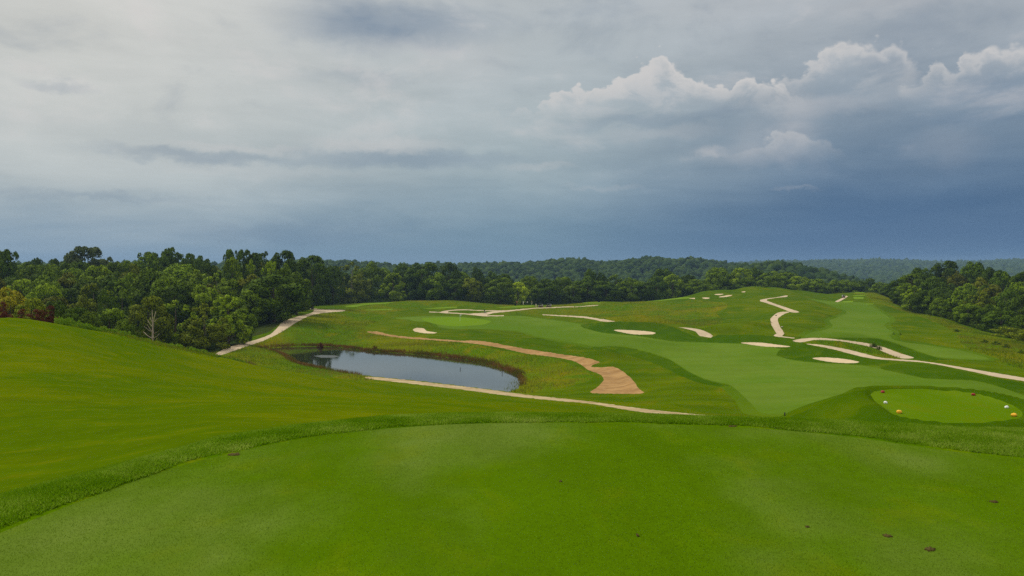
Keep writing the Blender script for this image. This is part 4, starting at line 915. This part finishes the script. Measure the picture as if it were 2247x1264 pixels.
# distant woods: crowns too many to count
def ico(sub):
    import bmesh
    bm = bmesh.new(); bmesh.ops.create_icosphere(bm, subdivisions=sub, radius=1); v = np.array([p.co[:] for p in bm.verts]); f = np.array([[q.index for q in g.verts] for g in bm.faces]); bm.free(); return v, f
def lumps(name, X, Y, size, hgt, mat, sub, seed):
    r = np.random.default_rng(seed); v0, f0 = ico(sub); n = len(X); z = height(X, Y)
    s = size*r.uniform(.7, 1.25, n); h = hgt*r.uniform(.75, 1.25, n)
    jit = 1+r.normal(0, .20, (n, len(v0), 1)); v = v0[None]*jit*np.stack([s, s, s*r.uniform(.8, 1.15, n)], 1)[:,None]
    v += np.stack([X, Y, z+h-s*.9], 1)[:,None]
    f = f0[None]+(np.arange(n)*len(v0))[:,None,None]
    return mesh_obj(name, v.reshape(-1, 3), f.reshape(-1, 3), mat, smooth=False, kind='stuff')
def farmat(name, a, b, c_, sc_n=.25):
    m = new_mat(name); use(m); r = N('ShaderNodeNewGeometry').outputs['Random Per Island']; n = NOISE(pos(), sc_n, 4, .7)
    c = RAMP(M('ADD', M('MULTIPLY', r, .6), M('MULTIPLY', n, .4)), [(.2, a), (.5, b), (.85, c_)])
    finish(c, .9, .05, bump=n, bstr=.9, bdist=2.5); return m
FM = farmat('distant_foliage', rgb(.018,.040,.005), rgb(.034,.066,.008), rgb(.062,.098,.014))
def ridge_pts(px0, px1, y0, y1, spacing, seed):
    r = np.random.default_rng(seed); u0, u1 = float(ray(px0, 600)[0]), float(ray(px1, 600)[0])
    n = int(.5*(u1-u0)*(y1**2-y0**2)/spacing**2); Y = np.sqrt(r.uniform(y0**2, y1**2, n)); U = r.uniform(u0, u1, n)
    return U*Y, Y
X, Y = ridge_pts(640, 1760, 880, 1175, 6.6, 3); lumps('ridge_woodland', X, Y, 4.6, 12.5, FM, 2, 4)
X, Y = ridge_pts(1500, 1960, 640, 830, 6.6, 7); lumps('hill_woodland', X, Y, 4.6, 12, FM, 2, 8)
X, Y = ridge_pts(1560, 2420, 1300, 3150, 16, 11); lumps('distant_woodland', X, Y, 11, 14, FM, 1, 12)
X, Y = ridge_pts(-60, 720, 900, 1200, 11, 13); lumps('rear_woodland', X, Y, 7, 12, FM, 1, 14)
print('far', time.time()-T0)

# ------------------------------------------------------------------ small objects
def flat(name, col, rough=.6, spec=.3, metal=0):
    m = new_mat(name); use(m); n = NOISE(pos(), 9, 3, .6); f = M('MULTIPLY_ADD', n, .2, .9)
    finish(MIX(1.0, rgb(*col), COMB(f, f, f), 'MULTIPLY'), rough, spec, metal=metal); return m
def box(cx_, cy_, cz_, sx, sy, sz, bev=.0):
    v = np.array([(a, b, c) for a in (-.5,.5) for b in (-.5,.5) for c in (-.5,.5)])*[sx, sy, sz]+[cx_, cy_, cz_]
    f = [(0,1,3),(0,3,2),(4,6,7),(4,7,5),(0,4,5),(0,5,1),(2,3,7),(2,7,6),(0,2,6),(0,6,4),(1,5,7),(1,7,3)]
    return v, np.array(f)
# tee markers: rough carved stones
sv, sf = ico(3)
def marker(px, py, col, label, w_):
    u, s = ray(px, py); Y = ZL/float(s); X = float(u)*Y; z = float(height(X, Y)[0]); r = np.random.default_rng(int(px))
    k = r.normal(0, 1, (9, 3)); k /= np.linalg.norm(k, axis=1)[:,None]; v = sv.copy()
    for q in k: # chip flat facets off the ball
        d = v@q; lim = r.uniform(.78, .9); v -= np.outer(np.maximum(0, d-lim), q)
    v *= 1+.03*r.normal(0, 1, (len(v), 1)); v *= np.array([.44, .38, .36])*w_; v[:,2] = np.maximum(v[:,2], -.22*w_)
    o = mesh_obj('tee_marker', v, sf, col, smooth=True); o.location = (X, Y, z+.20*w_); o['label'] = label; o['category'] = 'tee marker'; o['group'] = 'tee markers on the lower tee'
ym = flat('yellow_marker_paint', (.80,.42,.02), .5); wm_ = flat('white_marker_paint', (.8,.8,.76), .5); rm = flat('red_marker_paint', (.30,.02,.015), .5)
marker(1973,907,ym,'yellow-orange tee marker on the near left side of the lower tee',.33); marker(2225,914,ym,'yellow tee marker on the near right side of the lower tee',.34)
marker(1943,885.5,wm_,'white tee marker on the left side of the lower tee',.25); marker(2209,895.5,wm_,'white tee marker on the right side of the lower tee',.25)
marker(1937,862,rm,'dark red tee marker at the far left of the lower tee',.28); marker(2136,868,rm,'dark red tee marker at the far right of the lower tee',.28)
# flagstick
x, y, z = gpt(1009.5,704.5,200)
fs = thing('flagstick', (x, y, z), 'white flagstick with a small white flag on the putting green', 'flagstick')
wt = flat('white_paint', (.8,.8,.78), .5)
v, f = tube([(0,0,0),(0,0,2.3)], [.035,.03], 8); mesh_obj('pole', v, f, wt, fs, True)
g = np.linspace(0, 1, 9); fv = [(a*.5, .04*math.sin(a*7), 2.28-b*.36*(1-a*.15)) for a in g for b in (0, .5, 1)]
ff = [(i*3+j, i*3+j+1, (i+1)*3+j+1) for i in range(8) for j in range(2)]+[(i*3+j, (i+1)*3+j+1, (i+1)*3+j) for i in range(8) for j in range(2)]
fo = mesh_obj('flag', fv, ff, wt, fs, True); sm = fo.modifiers.new('s', 'SOLIDIFY'); sm.thickness = .01
# stakes
def stake(px, py, hpx, label, water=False, ymin=20, w_=.05):
    if water: u, s = ray(px, py); Y = ZP/float(s); x, y, z = float(u)*Y, Y, ZP-.3
    else: x, y, z = gpt(px, py, ymin); Y = y
    h = hpx/F*Y+(.3 if water else 0)
    v, f = join([tube([(0,0,0),(0,0,h*.9),(0,0,h)], [w_, w_, w_*.4], 8)]); o = mesh_obj('stake', v, f, dk, smooth=True); o.location = (x, y, z); o['label'] = label; o['category'] = 'stake'
dk = flat('dark_weathered_wood', (.03,.03,.025), .8)
stake(1722,916,8,'short black stake beside the fairway end near the lower tee',ymin=50,w_=.04)
stake(1010,811,5,'dark stake standing alone in the pond water',True); stake(1102,820,6,'dark stake in the pond close to its right bank',True)
stake(619,728,4,'small dark post on the bend of the left cart path',ymin=150,w_=.08)
# tee post with ball washer
x, y, z = gpt(1063,687,200)
bw = thing('ball_washer', (x, y, z), 'dark ball washer post beside the forked cart path', 'ball washer')
v, f = tube([(0,0,0),(0,0,1.0)], [.07,.07], 8); mesh_obj('post', v, f, dk, bw, True)
v, f = join([box(0,0,1.15,.45,.35,.45), box(.0,0,1.42,.5,.4,.06)]); mesh_obj('washer_body', v, f, dk, bw)
v, f = tube([(.35,0,.0),(.35,0,.7)], [.14,.16], 10); mesh_obj('litter_bin', v, f, flat('grey_steel', (.25,.25,.25), .5), bw, True)
# people
skin_m = flat('skin', (.45,.26,.17)); 
def skinned(name, verts, edges_, radii, mat, parent, root=0, sub=1):
    me = bpy.data.meshes.new(name); me.from_pydata(verts, edges_, []); me.materials.append(mat)
    o = bpy.data.objects.new(name, me); C.objects.link(o); o.parent = parent
    md = o.modifiers.new('skin', 'SKIN'); md.use_smooth_shade = True
    for i, r_ in enumerate(radii):
        me.skin_vertices[0].data[i].radius = (r_ if isinstance(r_, tuple) else (r_, r_)); me.skin_vertices[0].data[i].use_root = (i == root)
    s_ = o.modifiers.new('sub', 'SUBSURF'); s_.levels = sub; s_.render_levels = sub
    return o
def person(px, py, hgt_px, label, shirt, legs, cap, pose, rz, ymin=250):
    x, y, z = gpt(px, py, ymin)
    if not 360 < y < 392: y = 384.0; x = float(ray(px, py)[0])*y; z = float(height(x, y)[0])
    print('person', px, y, z)
    e = thing('person', (x, y, z), label, 'person', 'golfers by the far tee', rz)
    s = hgt_px/F*y/1.78; e.scale = (s, s, s)
    J = {'pel':(0,0,.95),'chest':(0,.0,1.28),'neck':(0,.01,1.50),'head':(0,.03,1.62),'crown':(0,.03,1.72)}
    arms = {'down': ((.24,0,1.16),(.27,.05,.90),(.27,.08,.80)), 'hips': ((.30,-.03,1.18),(.22,.12,1.02),(.18,.15,.98)), 'front': ((.24,.08,1.18),(.10,.28,1.06),(.04,.34,1.04)), 'up': ((.26,.1,1.26),(.24,.22,1.45),(.2,.22,1.58))}[pose]
    vs_ = [J['pel'], J['chest'], J['neck'], J['head'], J['crown']]; ed = [(0,1),(1,2),(2,3),(3,4)]; ra = [(.14,.10),(.16,.11),(.055,.055),(.085,.10),(.07,.08)]
    for sx_ in (-1, 1):
        b = len(vs_); vs_ += [(sx_*.18,0,1.42)]+[(sx_*a, c, d) for a, c, d in arms]; ed += [(1,b),(b,b+1),(b+1,b+2),(b+2,b+3)]; ra += [.06,.045,.035,.04]
        b = len(vs_); vs_ += [(sx_*.09,0,.86),(sx_*.11,.02,.48),(sx_*.13,0,.08),(sx_*.14,.13,.03)]; ed += [(0,b),(b,b+1),(b+1,b+2),(b+2,b+3)]; ra += [.09,.06,.045,.045]
    skinned('body', vs_, ed, ra, skin_m, e)
    sv_ = [(0,0,.96),(0,0,1.28),(0,0,1.45)]; se_ = [(0,1),(1,2)]; sr = [(.165,.125),(.18,.13),(.09,.08)]
    for sx_ in (-1, 1):
        b = len(sv_); a = arms[0]; sv_ += [(sx_*.19,0,1.41),(sx_*(.19+(a[0]-.19)*.8), a[1]*.8, 1.41+(a[2]-1.41)*.8)]; se_ += [(1,b),(b,b+1)]; sr += [.08,.068]
    skinned('shirt', sv_, se_, sr, shirt, e)
    lv = [(0,0,.95)]; le = []; lr = [(.165,.125)]
    kn = .50 if legs[1] == 'shorts' else .12
    for sx_ in (-1, 1):
        b = len(lv); lv += [(sx_*.09,0,.86),(sx_*.115,.02,kn)]; le += [(0,b),(b,b+1)]; lr += [.11,.085 if kn > .3 else .07]
    skinned(legs[1], lv, le, lr, legs[0], e)
    skinned('cap', [(0,.03,1.70),(0,.03,1.765),(0,.14,1.70)], [(0,1),(0,2)], [(.10,.11),(.06,.07),(.06,.015)], cap, e)
red = flat('red_cloth', (.45,.05,.04), .9); white = flat('white_cloth', (.75,.75,.73), .9); black = flat('black_cloth', (.02,.02,.025), .9); khaki = flat('khaki_cloth', (.42,.36,.22), .9); cream = flat('cream_cloth', (.62,.58,.44), .9); navy = flat('navy_cloth', (.03,.04,.10), .9)
person(1134.3,668.5,9.2,'person in a red shirt and dark shorts by the tee',red,(black,'shorts'),black,'hips',.4)
person(1148.5,669.3,8.6,'person in white shirt and pale trousers right of the red one',white,(cream,'trousers'),white,'front',-.5)
person(1157.5,668,8.6,'person in white shirt and black trousers with hands on hips',white,(black,'trousers'),white,'hips',0)
person(1167,668,9,'person in khaki clothes swinging arms up near the tee end',khaki,(cream,'trousers'),white,'up',1.2)
person(1176.3,675,9,'person in cream clothes standing on the path beside the carts',cream,(cream,'trousers'),white,'down',2.6)
# golf carts
body_m = flat('cart_dark_red_body', (.10,.02,.02), .35, .5); dark_m = flat('cart_black_plastic', (.015,.015,.015), .5); seat_m = flat('cart_seat', (.5,.46,.38), .7); steel = flat('cart_frame', (.1,.1,.1), .4, .5); roof_m = flat('cart_roof', (.05,.05,.055), .5); bagm = flat('golf_bag_fabric', (.6,.6,.6), .8)
def prism(prof, w_):
    n = len(prof); v = [(a, -w_/2, b) for a, b in prof]+[(a, w_/2, b) for a, b in prof]; f = []
    for i in range(n): j = (i+1) % n; f += [(i, j, j+n), (i, j+n, i+n)]
    for i in range(1, n-1): f += [(0, i+1, i), (n, n+i, n+i+1)]
    return np.array(v), np.array(f)
def cart(px, py, rz, label, ymin, wpx):
    x, y, z = gpt(px, py, ymin); print('cart', px, y, z); e = thing('golf_cart', (x, y, z), label, 'golf cart', 'parked golf carts', rz)
    s = wpx/F*y/2.4; s = max(s, .9); e.scale = (s, s, s)
    v, f = join([prism([(-1.15,.32),(-1.2,.75),(-.35,.78),(-.3,.38),(.45,.34),(.55,.95),(.72,.98),(1.15,.68),(1.2,.34),(1.0,.28),(-1.0,.26)], 1.1)]); mesh_obj('body', v, f, body_m, e)
    v, f = join([box(-.15,0,.82,.5,1.05,.14), box(-.42,0,1.1,.12,1.05,.45)]); mesh_obj('seat', v, f, seat_m, e)
    v, f = prism([(-.85,1.84),(-.8,1.92),(.65,1.94),(.8,1.88),(.8,1.84)], 1.2); mesh_obj('roof', v, f, roof_m, e)
    for a, b in ((-.72,-.52),(-.72,.52),(.62,-.52),(.62,.52)):
        v, f = tube([(a if a < 0 else .72, b, .8),(a, b, 1.86)], [.025,.025], 6); mesh_obj('roof_post', v, f, steel, e, True)
    for a in (-.78, .82):
        for b in (-.5, .5):
            v, f = join([tube([(a, b-.09, .23),(a, b+.09, .23)], [.23,.23], 14), tube([(a, b+.09, .23),(a, b-.09, .23)], [.23,.23], 14)]); w_o = mesh_obj('wheel', v, f, dark_m, e)
            v, f = tube([(a, b-.1, .23),(a, b+.1, .23)], [.11,.11], 10); mesh_obj('rim', v, f, seat_m, w_o)
    v, f = tube([(.5,-.25,.9),(.3,-.25,1.15)], [.03,.03], 6); th = np.arange(13)/12*6.283; v2, f2 = tube(np.c_[.28+.06*np.cos(th), -.25+.18*np.sin(th), 1.17+.1*np.cos(th)], np.full(13, .015), 5); v, f = join([(v, f), (v2, f2)]); mesh_obj('steering_wheel', v, f, dark_m, e)
    for b in (-.28, .28):
        v, f = tube([(-1.05,b,.6),(-1.1,b,1.15),(-1.12,b,1.45)], [.13,.14,.12], 9); mesh_obj('bag', v, f, bagm if b > 0 else dark_m, e, True)
cart(1186,674.5,2.9,'dark golf cart on the path nearer the standing people',300,11)
cart(1204,674.3,3.0,'dark golf cart with pale bag, behind the other on the path',300,11)
cart(1851,653.8,.9,'small dark golf cart on the far hilltop path by the stepped tees',300,10)
# distant tower among the far trees
Yt = 2100.; ut = float(ray(1912,600)[0]); zt_ = float(height(ut*Yt, Yt)[0])
tw = thing('tower', (ut*Yt, Yt, zt_), 'tiny pale tower standing above the distant woods', 'tower'); htw = float(ray(1912,602)[1])*Yt-zt_
cm_ = flat('pale_concrete', (.5,.42,.36), .8); v, f = join([box(0,0,htw/2,7,7,htw), box(-7,0,htw*.42,8,8,htw*.84)]); mesh_obj('wall', v, f, cm_, tw); v, f = prism([(-4.2,htw),(0,htw+4),(4.2,htw)], 8.4); mesh_obj('roof', v, f, flat('brown_roof', (.2,.12,.09)), tw)
# divots: torn bare patches on the near tee
soil = new_mat('bare_soil'); use(soil); p = pos(); n1 = NOISE(p, 60, 4, .7); finish(MIX(MR(n1, .35, .65), rgb(.05,.045,.008), rgb(.12,.09,.03)), 1, .05, bump=n1, bstr=.8, bdist=.02)
def divot(px, py, wpx, hpx, label, rot=0):
    u, s = ray(px, py); Y = ZT/float(s); X = float(u)*Y; r = np.random.default_rng(int(px)); n = 18
    a = np.arange(n)/n*6.283; rr = 1+r.normal(0, .22, n); wv2 = .75*wpx/F*Y/2; hv2 = .75*(hpx/F)*Y*Y/2.4/2
    ox = np.cos(a)*rr*wv2; oy = np.sin(a)*rr*hv2; ci, si = math.cos(rot), math.sin(rot)
    v = [(0,0,.004)]+[(b, c, .006+.003*r.random()) for b, c in zip(ox*ci-oy*si, ox*si+oy*ci)]+[(b*1.1, c*1.1, -.01) for b, c in zip(ox*ci-oy*si, ox*si+oy*ci)]
    f = [(0, i+1, (i+1) % n+1) for i in range(n)]+[(i+1, n+i+1, n+(i+1) % n+1) for i in range(n)]+[(i+1, n+(i+1) % n+1, (i+1) % n+1) for i in range(n)]
    o = mesh_obj('divot', v, f, soil, smooth=True); o.location = (X, Y, ZT+.004); o['label'] = label; o['category'] = 'divot'; o['group'] = 'divots in the near tee'
divot(2182,1102,20,6,'dark brown divot nearest the right edge of the tee'); divot(2041,1206,22,10,'largest pale-bottomed divot low on the right of the tee',-.3); divot(1948,1177,20,7,'brown divot up-left of the largest divot'); divot(1399,1176,7,7,'tiny dark divot low in the middle of the tee'); divot(1772,1157,10,3,'faint small divot left of the brown divots'); divot(1608,936,26,2.5,'thin bare scrape on the far rim of the tee')
divot(512,998,34,7,'brown bare patch on the left rim of the tee',.2); divot(1230,1057,8,3,'faint brown divot in the upper middle of the tee')
# stones on the serpentine path
for px, py, w_, lb in ((1703,693,.5,'small dark stone lying on the serpentine cart path'),(1716,718,.45,'pale stone in the grass right of the serpentine path')):
    x, y, z = gpt(px, py, 150); r = np.random.default_rng(int(px)); v = sv*np.array([.5,.4,.3])*w_*(1+.08*r.normal(0, 1, (len(sv), 1))); o = mesh_obj('stone', v, sf, dk if px < 1710 else cm_, smooth=True); o.location = (x, y, z+.08); o['label'] = lb; o['category'] = 'stone'

# ------------------------------------------------------------------ haze
hv, hf = box(300, 1700, 0, 6200, 5400, 1)
zlo, zhi = float(GV[:,2].min())-1.5, 62.0
hv[:,2] = np.where(hv[:,2] > 0, zhi, zlo); hv[:,1] = np.where(hv[:,1] < 1700, -500, 3800)
hm = new_mat('haze_air'); use(hm); pv = N('ShaderNodeVolumePrincipled'); pv.inputs['Color'].default_value = (.42,.64,.98,1); pv.inputs['Density'].default_value = .00012; pv.inputs['Anisotropy'].default_value = 0
o_ = N('ShaderNodeOutputMaterial'); L(pv.outputs[0], o_.inputs['Volume'])
mesh_obj('haze', hv, hf, hm, kind='stuff')
print('done', time.time()-T0)
